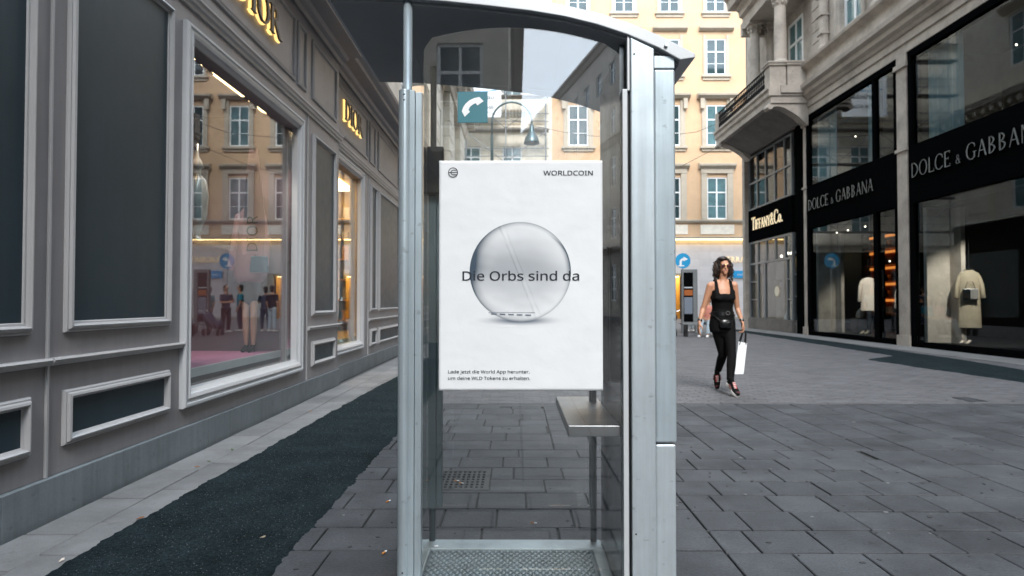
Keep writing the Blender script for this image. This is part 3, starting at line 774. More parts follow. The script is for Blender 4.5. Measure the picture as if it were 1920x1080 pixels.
# ================================================================== FAR CREAM BUILDING
YE = 42.5; TE = EW(YE)
fc = empty('cream_building', 'pale cream building straight ahead at the street end, half hidden by scaffolding', 'building')
ccx = [(-7.0, -5.7), (-3.6, -2.3), (-.85, .45)]; rcx = [(1, 4), (5.6, 8.2), (9.4, 11.5), (14.8, 17.2), (19, 21)]
b = MB(TE); wall_grid(b, -16, 2.10, 0, 24, ccx, rcx, -.5, 0); b.box(-16, 2.45, -10, -.51, 0, 24); b.build('wall', 'cream', fc)
b = MB(TE)
for z, d in ((4.6, .25), (8.8, .2), (12.45, .45), (13.0, .25), (18, .3)):
    b.sweep([(-.01, z), (d * .4, z), (d * .6, z + .12), (d, z + .2), (d, z + .3), (-.01, z + .36)], -16, 2.10)
b.build('string_course', 'cream2', fc)
b = MB(TE); b.box(-16, 2.08, .02, .2, 0, 4.4); b.build('shopfront', 'blackgloss', fc)
b = MB(TE); b.box(2.102, 2.45, -.5, .22, 0, 24); b.build('pilaster', 'cream2', fc)
for k in range(8):
    for r_ in range(2):
        b = MB(TE); b.box(-1.0 + k * .22, -.86 + k * .22, -.01, .07, 13.45 + r_ * .3, 13.66 + r_ * .3); b.build('frieze_block', 'surround', fc)
wm3, p3 = win_meshes(TE, 1.3, 2.6); p3m = p3.mesh('pane', 'pane_net')
for a, c in ccx:
    for z0, z1 in rcx: put_window(fc, wm3, p3m, TE, (a + c) / 2, z0).scale = (1, 1, (z1 - z0) / 2.6)
sc1 = empty('scaffold', 'steel tube scaffold with plank decks before the pale cream building at the street end', 'scaffold')
scaffold(sc1, EW(YE - .5), -8.4, 1.98, (5.6, 7.8, 10.0, 12.25, 14.45, 16.7, 18.9), 1.0, 2.6, 20.5)
bn = empty('banner', 'white company banner with blue lettering hung on the scaffold, mirrored in the dark shop glass', 'banner', loc=(-2.35, YE - 1.62, 12.9))
b = MB(); b.box(-1.45, 1.45, 0, .02, .1, 2.95); b.build('sheet', 'paper_white', bn)
text_mesh('lettering', 'KAISER', .92, 'blue_sign', bn, (0, -.003, 2.02), (R(90), 0, 0), 'CENTER', .002, bold=.03)
text_mesh('lettering', 'Gerüstbau', .46, 'ink', bn, (0, -.003, 1.25), (R(90), 0, 0), 'CENTER', .002, bold=.03)
text_mesh('lettering', '03136 81048', .48, 'ink', bn, (0, -.003, .62), (R(90), 0, 0), 'CENTER', .002, bold=.03)
b = MB(); b.tube([(-1.2, -.004, 1.86), (-.4, -.004, 1.76), (.4, -.004, 1.76), (1.2, -.004, 1.86)], .025, 6); b.build('underline', 'blue_sign', bn)

# ================================================================== PEACH BUILDING
pb = empty('peach_building', 'peach rendered corner building with white casement windows above a pale tiled shop floor', 'building')
CX = [4.21, 7.29, 10.34, 13.42, 16.5, 19.6, 22.7]
ROWS = [(6.62, 9.42), (11.54, 14.27), (16.3, 18.72), (20.55, 22.7)]
cols = [(c - .67, c + .67) for c in CX]
b = MB(TE); wall_grid(b, 2.452, 26, 5.3, 25, cols, ROWS, -.5, 0); b.box(2.452, 26, -10, -.51, 3.2, 25); b.build('wall', 'peach', pb)
DOORS = [(9.5, 11.08), (4.4, 6.2), (17.2, 19.0)]
b = MB(TE); wall_grid(b, 2.452, 26, 0, 5.28, DOORS, [(0, 2.85)], -.5, -.03); b.build('shop_wall', 'surround', pb)
tm = MB(TE); tm.box(-.373, .373, -.028, .0, -.238, .238); tmesh = tm.mesh('tile', 'tile')
o0 = Vector(TE(0, 0, 0))
for i in range(31):
    for j in range(10):
        u, z = 2.85 + i * .75, .36 + j * .482
        if any(d[0] - .3 < u < d[1] + .3 and z < 3.0 for d in DOORS): continue
        link('tile', tmesh, pb, Vector(TE(u, 0, z)) - o0)
b = MB(TE); b.sweep([(-.01, 5.30), (.30, 5.30), (.34, 5.36), (.34, 5.42), (-.01, 5.46)], 2.46, 26); b.build('ledge', 'surround', pb)
b = MB(TE); b.box(2.5, 26, .06, .20, 5.235, 5.285); b.build('strip_light', 'lamp_strip', pb)
b = MB(TE); b.sweep([(-.01, 6.38), (.12, 6.38), (.2, 6.5), (.2, 6.58), (-.01, 6.6)], 2.46, 26); b.build('string_course', 'surround', pb)
for c in CX:
    b = MB(TE); b.box(c - 1.12, c + 1.12, -.01, .05, 5.62, 6.25); b.build('apron_panel', 'cream', pb)
    z0, z1 = ROWS[0]
    for s in (-1, 1):
        b = MB(TE); b.box(min(c + s * .68, c + s * 1.05), max(c + s * .68, c + s * 1.05), -.01, .12, 6.6, z1 + .25); b.build('jamb', 'surround', pb)
    b = MB(TE); b.box(c - 1.08, c + 1.08, -.01, .14, z1 + .25, z1 + .55); b.sweep([(-.01, z1 + .55), (.16, z1 + .55), (.34, z1 + .72), (.36, z1 + .85), (-.01, z1 + .95)], c - 1.22, c + 1.22); b.build('hood', 'surround', pb)
    z0, z1 = ROWS[1]
    for s in (-1, 1):
        b = MB(TE); b.box(min(c + s * .68, c + s * .98), max(c + s * .68, c + s * .98), -.01, .10, z0 - .05, z1 + .35); b.build('jamb', 'surround', pb)
        b = MB(TE); x = c + s * .98; b.prism([(x - .12, z1 - .3), (x + .12, z1 - .3), (x + .14, z1 + .38), (x - .14, z1 + .38)], .1, .28); b.build('bracket', 'surround', pb)
    b = MB(TE); b.sweep([(-.01, z1 + .38), (.2, z1 + .38), (.42, z1 + .55), (.44, z1 + .68), (-.01, z1 + .78)], c - 1.3, c + 1.3); b.build('hood', 'surround', pb)
    b = MB(TE); b.box(c - 1.12, c + 1.12, -.01, .2, z0 - .2, z0 - .05); b.box(c - 1.0, c + 1.0, -.01, .1, z0 - .38, z0 - .2); b.build('sill', 'surround', pb)
    for (z0, z1) in ROWS[2:]:
        for s in (-1, 1):
            b = MB(TE); b.box(min(c + s * .68, c + s * .86), max(c + s * .68, c + s * .86), -.01, .06, z0 - .05, z1 + .25); b.build('jamb', 'surround', pb)
        b = MB(TE); b.sweep([(-.01, z1 + .5), (.12, z1 + .5), (.30, z1 + .62), (.32, z1 + .74), (-.01, z1 + .8)], c - 1.15, c + 1.15); b.build('hood', 'surround', pb)
        b = MB(TE); b.box(c - .98, c + .98, -.01, .18, z0 - .18, z0 - .05); b.box(c - .9, c + .9, -.01, .08, z0 - .38, z0 - .18); b.build('sill', 'surround', pb)
wm4, p4 = win_meshes(TE, 1.34, 2.8, -.10, .36); p4a = p4.mesh('pane', 'pane_dark'); p4b = p4.mesh('pane', 'pane_net')
for i, c in enumerate(CX):
    for j, (z0, z1) in enumerate(ROWS):
        put_window(pb, wm4, p4b if (j == 0 and i != 2) or (j == 1 and i % 2) else p4a, TE, c, z0).scale = (1, 1, (z1 - z0) / 2.8)
        if (i + j) % 2 == 0:
            b = MB(TE); hw = .62
            for k in range(8): b.box(c - hw + k * .07, c - hw + k * .07 + .05, -.125 - (k % 2) * .01, -.105 - (k % 2) * .01, z0 + .1, z0 + (z1 - z0) * .62)
            b.build('net_curtain', 'window_white', pb)
for a, c in DOORS:
    b = MB(TE); b.box(a - .01, c + .01, -3.0, -2.9, 0, 2.9); b.box(a - .06, a, -3, -.5, 0, 2.9); b.box(c, c + .06, -3, -.5, 0, 2.9); b.box(a, c, -2.9, -.02, 2.86, 2.92); b.build('entrance', 'warm_wall', pb)
    b = MB(TE); b.box(a + .1, c - .1, -2.4, -.5, 2.80, 2.85); b.build('ceiling_light', 'lamp_warm', pb)
    b = MB(TE)
    for z in (.5, 1.1, 1.7, 2.2): b.box(a + .1, c - .1, -2.88, -2.5, z, z + .05)
    b.build('shelf', 'orange_shelf', pb)
    b = MB(TE); b.box(a, a + .06, -.4, -.3, 0, 2.85); b.box(c - .06, c, -.4, -.3, 0, 2.85); b.box((a + c) / 2 - .03, (a + c) / 2 + .03, -.4, -.3, 0, 2.85); b.build('door_frame', 'black', pb)
sg3 = empty('sign', '', ''); del sg3['label']; del sg3['category']; sg3.parent = pb
letters('FERRAGAMO', TE, 13.85, 3.76, .36, .02, .06, 'sign_lit', sg3, total=2.65, tk=.14)
bs = empty('street_sign', 'small blue street plate on the pale tiled wall beside the jewellery shop corner', 'sign', loc=(15.05, YE - .06, 2.95))
b = MB(); b.box(-.6, .6, -.02, .03, -.24, .24); b.build('plate', 'blue_sign', bs)
text_mesh('lettering', 'EINBAHN', .24, 'print_white', bs, (0, -.024, -.08), (R(90), 0, 0), 'CENTER', .001)

# ================================================================== RIGHT BUILDING
XR = 9.95; TR = RW(XR)
rb = empty('stone_building', 'ornate grey stone building on the right with a columned balcony above dark shopfronts', 'building')
# ground zone piers
def pier(a, c, mat='greystone'):
    b = MB(TR); b.box(a, c, -.3, .03, 0, 7.5); b.box(a - .05, c + .05, -.3, .07, 0, .28); b.box(a - .05, c + .05, -.3, .08, 7.12, 7.24); b.box(a - .04, c + .04, -.3, .07, 4.98, 5.06); b.build('pilaster', mat, rb)
for a, c in ((16.18, 16.6), (11.05, 11.45), (21.82, 22.0)): pier(a, c)
b = MB(TR); b.box(-13, 11.0, -.3, 0, 0, 7.5); b.build('wall', 'greystone', rb)
b = MB(TR); b.box(27.72, 28.0, -.3, 0, 0, 8.0); b.build('pilaster', 'greystone', rb)
b = MB(TR); b.box(-13, 28.0, -16, -6.2, 0, 22); b.box(-13, 28.0, -6.19, -.31, 7.6, 22); b.box(27.98, 28.3, -16, -.31, 0, 22); b.box(-13, 11.0, -6.2, -.31, 0, 7.6); b.build('core', 'dark_stone', rb)
ENT = [(-.3, 7.47), (.02, 7.47), (.02, 7.70), (.06, 7.72), (.06, 7.92), (.10, 7.94), (.14, 8.02), (.22, 8.10), (.24, 8.22), (.34, 8.30), (.36, 8.42), (.10, 8.46), (.08, 8.95), (.14, 9.0), (.26, 9.08), (.28, 9.16), (-.3, 9.2)]
b = MB(TR); b.sweep(ENT, -13, 21.55); b.build('entablature', 'greystone', rb)
b = MB(TR); b.sweep(ENT[:12] + [(-.3, 8.46)], 21.55, 28.0); b.build('entablature', 'greystone', rb)
TR2 = RW(10.05)
ucols = [(u0 - .6, u0 + .6) for u0 in (-9.5, -6, -2.5, 1, 4.5, 8, 11.5, 15.2, 19.05)]
urows = [(9.45, 12.2), (14.2, 16.8), (18.4, 20.4)]
b = MB(TR2); wall_grid(b, -13, 21.3, 8.9, 22, ucols, urows, -.25, 0); b.build('upper_wall', 'greystone', rb)
b = MB(TR2); wall_grid(b, 21.3, 28.0, 8.46, 22, [(22.6, 23.6), (24.6, 25.6)], [(8.6, 11.4), (14.2, 16.8)], -.25, -.15); b.build('upper_wall', 'greystone', rb)
b = MB(TR2)
for z in (13.0, 17.4, 21.4): b.sweep([(-.01, z), (.1, z), (.2, z + .15), (.38, z + .24), (.4, z + .4), (-.01, z + .5)], -13, 21.3)
b.build('string_course', 'greystone', rb)
wm5, p5 = win_meshes(TR2, 1.2, 2.75, -.2, .3); p5m = p5.mesh('pane', 'pane_net')
for a, c in ucols:
    for z0, z1 in urows: put_window(rb, wm5, p5m, TR2, (a + c) / 2, z0).scale = (1, 1, (z1 - z0) / 2.75)
    uc = (a + c) / 2
    m = MB(TR2); m.ring(a - .28, c + .28, 9.25, 12.5, [(0, -.01), (0, .07), (.06, .10), (.12, .10), (.14, .05), (.22, .05), (.25, .02), (.29, -.1)]); m.build('surround', 'greystone', rb)
for u in (23.1, 25.1): put_window(rb, wm5, p5m, TR2, u, 8.62)
# rusticated pilasters and engaged half columns
for (a, c) in ((20.75, 21.25), (16.2, 17.0), (12.9, 13.7), (9.4, 10.1)):
    z = 9.3
    while z < 12.9:
        b = MB(TR2); b.box(a, c, -.01, .14, z + .012, z + .36); b.build('stone', 'greystone', rb, bevel=.015); z += .372
for uu in (20.45, 17.4):
    b = MB(TR2); b.lathe([(.20, 9.2), (.20, 9.32), (.15, 9.36), (.15, 10.8), (.14, 12.3), (.18, 12.4), (.22, 12.55)], uu, .12, 18); b.build('column', 'greystone', rb, smooth=False)
    b = MB(TR2)
    for z in (9.7, 10.3, 10.9, 11.5): b.box(uu - .17, uu + .17, .0, .30, z, z + .06)
    b.build('column_band', 'greystone', rb)
# balcony
XB = 8.6
b = MB()
b.prism([(XB + .06, 7.86), (9.93, 7.86), (9.93, 8.42), (XB - .06, 8.42), (XB - .06, 8.34), (XB, 8.28), (XB, 8.14), (XB + .06, 8.06)], 21.55, 27.5); b.build('balcony_slab', 'greystone', rb)
b = MB(); b.box(XB - .03, 9.93, 21.50, 21.549, 8.10, 8.40); b.box(8.95, 9.94, 21.44, 21.499, 8.18, 8.44); b.build('balcony_moulding', 'greystone', rb)
con = [(XB, 7.855), (XB - .04, 7.74), (XB + .02, 7.66), (XB + .12, 7.68), (XB + .16, 7.74), (XB + .3, 7.76), (XB + .5, 7.72), (XB + .75, 7.58), (XB + 1.0, 7.42), (XB + 1.2, 7.22), (9.93, 7.12), (9.93, 7.855)]
for y0, y1 in ((21.6, 22.0), (26.95, 27.4)):
    b = MB(); b.prism(con, y0, y1); b.build('console', 'greystone', rb)
b = MB(); b.prism([(XB + .25, 7.855), (9.9, 7.855), (9.9, 7.35)], 22.001, 26.949); b.build('soffit', 'dark_stone', rb)
for x0, x1 in ((XB + .02, 9.2), (9.2, 9.94)):
    b = MB(); e = .0 if x0 < 9 else -.05
    b.box(x0 + .03, x1 - .005, 21.62 + e, 22.05, 8.42, 9.16); b.box(x0 - .02, x1, 21.57 + e, 22.1, 9.161, 9.24); b.box(x0 - .05, x1, 21.54 + e, 22.13, 9.24, 9.29); b.build('pedestal', 'greystone', rb)
b = MB(); b.box(XB + .02, XB + .4, 27.1, 27.5, 8.42, 9.2); b.build('pedestal', 'greystone', rb)
b = MB(); b.tube([(XB + .06, 22.1, 9.16), (XB + .06, 27.1, 9.16)], .03, 8); b.tube([(XB + .06, 22.1, 8.50), (XB + .06, 27.1, 8.50)], .02, 8)
rl = b.build('railing', 'iron_black', rb)
y = 22.2; k = 0
while y < 27.1:
    b = MB(); b.tube([(XB + .06, y, 8.42), (XB + .06, y, 9.16)], .017, 6)
    for s in (-1, 1):
        for z in (8.62, 8.95):
            b.tube([(XB + .06, y, z - .09), (XB + .06, y + s * .06, z - .06), (XB + .06, y + s * .085, z), (XB + .06, y + s * .05, z + .06), (XB + .06, y + s * .015, z + .02)], .016, 5)
    b.ball((XB + .06, y, 8.79), .035, 8)
    b.build('baluster', 'iron_black', rl); y += .165; k += 1
def column(x, y, z0, z1, r):
    b = MB(); b.lathe([(r * 1.4, z0), (r * 1.4, z0 + .06), (r * 1.25, z0 + .10), (r * 1.06, z0 + .14), (r, z0 + .2), (r * 1.02, z0 + 1.0), (r * .9, z1 - .42), (r * .95, z1 - .40)], x, y, 24)
    o = b.build('column', 'greystone', rb, smooth=False)
    b = MB(); b.lathe([(r * .92, z1 - .40), (r * 1.0, z1 - .3), (r * 1.15, z1 - .18), (r * 1.4, z1 - .08)], x, y, 16); b.box(x - r * 1.5, x + r * 1.5, y - r * 1.5, y + r * 1.5, z1 - .08, z1)
    for a in range(8):
        t = a * math.pi / 4
        for zz, rr in ((z1 - .33, r * 1.05), (z1 - .2, r * 1.25)): b.ball((x + rr * math.cos(t), y + rr * math.sin(t), zz), (.05, .05, .07), 8)
    b.build('capital', 'greystone', o)
column(9.15, 21.95, 9.29, 11.75, .205); column(9.15, 24.3, 8.43, 11.75, .2); column(9.75, 24.3, 8.43, 11.75, .17)
b = MB()
b.prism([(8.85, 11.75), (10.2, 11.75), (10.2, 12.6), (8.62, 12.6), (8.62, 12.45), (8.7, 12.36), (8.72, 12.2), (8.85, 12.14)], 21.7, 24.75); b.build('portico_beam', 'greystone', rb)
b = MB(); b.box(8.85, 10.2, 24.75, 24.95, 11.5, 12.0); b.lathe([(.02, 12.4), (.45, 12.55), (.75, 12.8), (.95, 13.2), (1.0, 13.6)], 9.6, 23.2, 20); b.prism([(8.4, 12.6), (10.2, 12.6), (10.2, 13.2), (8.2, 13.2), (8.25, 13.0), (8.36, 12.9)], 21.5, 25.1); b.build('portico_cornice', 'greystone', rb)
# upper bay side wall
b = MB(); b.box(9.72, 9.95, 24.62, 26.6, 8.43, 11.7); b.build('bay_wall', 'greystone', rb)

def shopfront(label, a, c, name, post=None, sign=True):
    r = MB(TR)
    r.box(a, a + .13, -.25, .015, .0, 7.46); r.box(c - .13, c, -.25, .015, .0, 7.46)
    r.box(a + .13, c - .13, -.25, .014, 7.30, 7.462); r.box(a + .13, c - .13, -.25, .016, 3.60, 5.05); r.box(a + .13, c - .13, -.25, .02, 0, .14)
    if post: r.box(post - .06, post + .06, -.24, .012, .14, 3.60); r.box(post - .06, post + .06, -.24, .012, 5.05, 7.30)
    o = r.build('shopfront', 'blackgloss', rb)
    cuts = [a + .13] + ([post - .06, post + .06] if post else []) + [c - .13]
    for i in range(0, len(cuts), 2):
        p = MB(TR); p.box(cuts[i], cuts[i + 1], -.07, -.058, .14, 3.60); p.build('pane', 'glass_right', o)
        p = MB(TR); p.box(cuts[i], cuts[i + 1], -.07, -.058, 5.05, 7.30); p.build('pane', 'glass_right', o)
    return o
s2 = shopfront('', 11.47, 16.14, 'a'); s1 = shopfront('', 16.63, 21.8, 'b', 17.72)
letters('DOLCE & GABBANA', TR, 15.98, 4.22, .36, .03, .065, 'metal_letter', s2, total=4.1, flip=-1, tk=.12, th=.05, ser=False, sc2=[1] * 6 + [.55] + [1] * 8)
letters('DOLCE & GABBANA', TR, 21.6, 4.20, .36, .03, .065, 'metal_letter', s1, total=3.95, flip=-1, tk=.12, th=.05, ser=False, sc2=[1] * 6 + [.55] + [1] * 8)
# interiors of the dark shops
b = MB(TR)
b.box(11.2, 24.4, -3.60, -3.5, 0, 3.62); b.box(11.2, 11.3, -3.5, -.31, 0, 3.6); b.box(22.9, 24.4, -2.4, -2.3, 0, 3.6); b.box(24.3, 24.4, -3.5, -2.41, 0, 3.6); b.box(11.3, 22.0, -3.5, -.26, 3.46, 3.6)
b.box(11.3, 24.3, -3.49, -.26, .0, .12)
b.box(11.2, 22.0, -2.6, -2.5, 5.0, 7.5); b.box(11.3, 22.0, -2.49, -.26, 7.46, 7.56); b.box(11.3, 22, -2.49, -.26, 4.93, 5.04); b.box(16.3, 16.5, -2.49, -.31, 5.05, 7.45); b.box(22.0, 22.1, -2.5, -.31, 5.0, 7.5)
b.build('shop_room', 'dark_room', rb)
for a in (21.35, 15.72):
    b = MB(TR); b.box(a, a + .12, -.75, -.14, .13, 3.45); b.box(a - .4, a, -.8, -.7, .13, 3.4); b.build('return_panel', 'greystone', rb)
for (u, n_, z) in ((21.0, -.6, 3.40), (20.3, -.6, 3.40), (19.3, -.6, 3.4), (20.8, -2.2, 2.45), (20.1, -2.4, 2.45), (17.2, -1.5, 3.0), (14.1, -1.6, 2.95), (13.95, -1.5, 2.92), (13.7, -1.5, 2.98), (13.6, -1.3, 2.85), (21.1, -1.3, 6.6), (19.6, -1.3, 6.6), (14.3, -1.3, 6.9)):
    b = MB(TR); b.ball((u, n_, z), .022, 8); b.build('spotlight', 'lamp_spot', rb)
# orange lit shelving
os_ = empty('shelf_unit', 'orange backlit shelving full of goods deep inside the dark shop on the right', 'shelf unit')
b = MB(TR); b.box(21.9, 24.2, -3.48, -3.45, .6, 3.35); b.build('back_panel', 'orange_shelf', os_)
for k in range(5):
    z = .7 + k * .58
    b = MB(TR); b.box(21.9, 24.2, -3.445, -3.1, z, z + .04); b.build('shelf', 'orange_shelf', os_)
    b = MB(TR); b.box(21.95, 24.15, -3.44, -3.40, z + .44, z + .53); b.build('glow_strip', 'shelf_glow', os_)
for k in range(5):
    for q in range(4):
        uu = 22.1 + q * .52; z = .742 + k * .58
        b = MB(TR); hh = .18 + .12 * random.random(); b.prism([(uu, z), (uu + .26, z), (uu + .22, z + hh), (uu + .04, z + hh)], -3.35, -3.2)
        MTN = random.choice(['golden', 'ivory', 'coral', 'beige'])
        tag(b.build('handbag', {'golden': 'gold'}.get(MTN, MTN)), '%s handbag, %s along the %s orange backlit shelf from the bottom in the dark shop' % (MTN, ORD[q], ORD[k]), 'handbag', 'handbags on the orange shelves')
# garments
def garment(name, label, cat, loc, w0, w1, h, mat, sleeves=True, slv=.5):
    r = empty(name, label, cat, loc=loc, rz=R(-28)); b = MB()
    b.loft([(0, 0, 0, w1, .105), (0, 0, h * .3, w1 * .95, .105), (0, 0, h * .62, w0 * .98, .10), (0, 0, h * .80, w0 * 1.0, .10), (0, 0, h * .90, w0 * 1.02, .085), (0, 0, h * .95, w0 * .90, .07), (0, 0, h * .975, w0 * .6, .06), (0, 0, h, w0 * .38, .05)], 56, cap=.08)
    b.build('bodice', mat, r)
    for s in (-1, 1):
        b = MB(); b.loft([(s * w0 * .86, 0, h * .895, .045, .05), (s * (w0 + .02), -.01, h * .75, .054, .058), (s * (w0 + .05), -.035, h * (1 - slv), .056, .06)], 14, cap=.3); b.build('sleeve', mat, r, smooth=True)
    b = MB(); b.tube([(-w0 * .5, 0, h), (0, 0, h + .05), (w0 * .5, 0, h)], .008, 6); b.tube([(0, 0, h + .05), (0, 0, h + 1.4)], .004, 5); b.build('hanger', 'black', r)
    return r
garment('dress', 'long beige tweed dress with half sleeves hanging in the nearest dark shop window', 'dress', (10.78, 15.25, .52), .215, .235, 1.36, 'beige', True, .48)
garment('coat', 'pale ivory coat hanging in the second dark shop window', 'coat', (10.95, 19.9, .86), .195, .215, 1.02, 'ivory', True, .72)
garment('blouse', 'narrow white gown hanging behind the window post beside the orange shelves', 'gown', (11.3, 18.75, .25), .10, .13, 1.55, 'ivory', True, .55)
hb2 = empty('handbag', 'small black handbag hanging over the front of the beige dress', 'handbag', loc=(10.705, 15.11, 1.18), rz=R(-28))
b = MB(); b.box(-.15, .15, -.05, .05, 0, .26); b.build('bag_body', 'leather', hb2, bevel=.012)
b = MB(); b.box(.0, .15, -.056, -.051, .02, .24); b.build('flap', 'silver_glass', hb2)
b = MB(); b.tube([(-.1, 0, .26), (-.05, 0, .42), (.05, 0, .42), (.1, 0, .26)], .008, 6); b.build('handle', 'leather', hb2)
for lb, lx, ly, mt in (('pale shoe on the floor below the beige dress', 10.66, 15.25, 'ivory'), ('beige shoe on the floor below the ivory coat', 10.8, 19.9, 'beige')):
    for s in (-.06, .07):
        b = MB(); b.loft([(s, .1, .07, .035, .04), (s, 0, .045, .038, .03), (s, -.1, .03, .03, .022)], 12); o = tag(b.build('shoe', mt, None, smooth=True), lb + (', left one' if s < 0 else ', right one'), 'shoe'); o.location = (lx, ly, .125); o.rotation_euler = (0, 0, R(-50))
b = MB(); b.box(-.22, .22, -.22, .22, 0, .5); o = tag(b.build('display_block', 'black', None, bevel=.01), 'black display block under a folded pale bag in the second dark shop window', 'display block'); o.location = (10.95, 20.35, .121)
b = MB(); b.loft([(0, 0, .02, .16, .09), (0, 0, .16, .13, .07), (0, 0, .24, .07, .05)], 18); o = tag(b.build('handbag', 'ivory', None, smooth=True), 'soft pale bag standing on the black display block', 'handbag'); o.location = (10.95, 20.35, .64)
# curtains upstairs
def curtain(label, u0, u1, z0=5.06, z1=7.35):
    b = MB(TR); n_ = int((u1 - u0) / .05); pts = []
    for i in range(n_ + 1): pts.append((u0 + (u1 - u0) * i / n_, -.32 + .045 * math.sin(i * 1.9) + .02 * math.sin(i * .7)))
    A = [b.P(p[0], p[1], z0) for p in pts]; B = [b.P(p[0], p[1], z1) for p in pts]
    A2 = [b.P(p[0], p[1] - .006, z0) for p in pts]; B2 = [b.P(p[0], p[1] - .006, z1) for p in pts]
    for i in range(n_): b.face((A[i], A[i + 1], B[i + 1], B[i])); b.face((A2[i], A2[i + 1], B2[i + 1], B2[i]))
    tag(b.build('curtain', 'curtain', None), label, 'curtain', 'curtains in the upper shop windows')
curtain('pale curtain at the far edge of the second upper window', 20.4, 21.6); curtain('pale curtain at the near edge of the second upper window', 17.85, 18.5)
curtain('pale curtain at the far edge of the nearest upper window', 14.6, 15.9)

def spot(x, y, z, tx, ty, tz, e, ang=42, col=(1, .88, .74)):
    l = bpy.data.lights.new('spotlight', 'SPOT'); l.energy = e; l.spot_size = R(ang); l.spot_blend = .6; l.color = col; l.shadow_soft_size = .04
    o = bpy.data.objects.new('spotlight', l); C.objects.link(o); o.location = (x, y, z); o.rotation_euler = (Vector((tx, ty, tz)) - Vector((x, y, z))).to_track_quat('-Z', 'Y').to_euler()
spot(10.15, 13.4, 3.38, 10.78, 15.25, 1.1, 330, 58); spot(10.15, 18.3, 3.38, 10.95, 19.9, 1.2, 230, 58); spot(10.3, 17.2, 3.38, 11.3, 18.75, 1.1, 110, 50)
for uu, tx in ((5.6, (-2.86, 5.72, 2.0)), (6.6, (-2.95, 7.10, 1.9)), (6.75, (-2.95, 7.10, 1.0))): spot(-W1 - .38, uu, 3.12, *tx, 13, 75)
spot(-W1 - .30, 5.9, 3.12, -W1 - 1.5, 6.2, .75, 34, 75)  # extra spot, added only to brighten the pink back skirting
# jewellery shop
TT = RW(10.1)
def jeweller():
    r = MB(TT); r.box(23.4, 27.70, -.2, .0, 3.68, 5.04); r.box(22.35, 22.9, -.25, .05, 0, 7.4); r.box(22.9, 23.4, -.2, -.1, 3.68, 5.04); r.box(22.02, 22.35, -.2, -.08, 3.4, 5.04); o = r.build('shopfront', 'blackgloss', rb)
    b = MB(TT); b.box(23.4, 27.70, -.2, .03, 0, .46); b.box(22.9, 23.4, -.2, -.1, 0, .46); b.build('base', 'dark_stone', o)
    bars = MB(TT)
    for u in (27.64, 26.75, 25.85, 24.95, 24.05, 23.43): bars.box(u - .04, u + .04, -.12, -.02, 2.78, 3.68); bars.box(u - .04, u + .04, -.12, -.02, 5.04, 7.35)
    for u in (27.64, 26.75, 26.0, 23.9, 23.43): bars.box(u - .04, u + .04, -.12, -.02, .46, 2.70)
    for z in (2.70, 3.60): bars.box(23.4, 27.7, -.118, -.018, z, z + .08)
    for z in (5.04, 6.15, 7.28): bars.box(23.4, 27.7, -.118, -.018, z, z + .07)
    for z in (1.2, 1.95): bars.box(26.75, 27.64, -.115, -.025, z, z + .05); bars.box(23.43, 23.9, -.115, -.025, z, z + .05)
    bars.build('mullion', 'grey_frame', o)
    for z0, z1 in ((.46, 3.66), (5.06, 7.3)):
        p = MB(TT); p.box(23.4, 27.7, -.075, -.065, z0, z1); p.build('pane', 'glass_right', o)
    p = MB(TT); p.box(22.9, 23.4, -.12, -.11, .3, 3.66); p.build('pane', 'glass_right', o)
    for z in (.3, 1.3, 2.1, 2.9): b = MB(TT); b.box(22.9, 23.4, -.16, -.09, z, z + .05); b.build('mullion', 'grey_frame', o)
    r = MB(TT); r.box(22.4, 27.7, -2.1, -2.0, 0, 3.7); r.box(22.4, 27.7, -2, -.2, 3.66, 3.7); r.box(22.4, 27.7, -2.4, -2.3, 5, 7.5); r.box(22.4, 27.7, -2.3, -.2, 7.4, 7.5); r.box(22.4, 27.7, -2, -.2, .38, .42); r.build('shop_room', 'dark_room', o)
    r = MB(TT); r.box(24.6, 26.3, -.7, -.6, .45, 2.85); r.build('display_wall', 'greystone', o)
    letters('TIFFANY&Co.', TT, 27.25, 4.17, .47, .01, .035, 'sign_lit', o, total=3.15, flip=-1, tk=.15, th=.045, sc2=[1.12] + [.86] * 6 + [1, 1.12, 1, 1])
    for u, n_, z in ((24.6, -.5, 3.0), (24.9, -.5, 3.02), (25.5, -.5, 2.95)): b = MB(TT); b.ball((u, n_, z), .05, 8); b.build('spotlight', 'lamp_spot', o)
    b = MB(TT); b.box(24.2, 24.9, -1.2, -.9, 2.95, 3.02); b.build('ceiling_light', 'lamp_warm', o)
jeweller()
ck = empty('wall_clock', 'round golden clock under a dark bracket in the jewellery shop window', 'clock', loc=(10.55, 25.6, 1.55))
b = MB(RW(0)); b.tube([(0, .04, 0), (0, .10, 0)], .26, 24); b.build('case', 'gold', ck)
b = MB(RW(0)); b.tube([(0, .101, 0), (0, .11, 0)], .20, 24); b.build('dial', 'sign_lit', ck)
b = MB(RW(0)); b.box(-.32, .32, .02, .14, .36, .46); b.prism([(-.2, .36), (.2, .36), (.08, .24), (-.08, .24)], .03, .13); b.build('bracket', 'black', ck)
b = MB(); b.lathe([(.26, 0), (.24, .1), (.16, .35), (.10, .55), (.08, .7), (.05, .72)], 0, 0, 16); o = tag(b.build('display_cone', 'paper_white', None), 'white cone shaped display stand on the floor of the jewellery window', 'display stand'); o.location = (10.45, 24.35, .42)

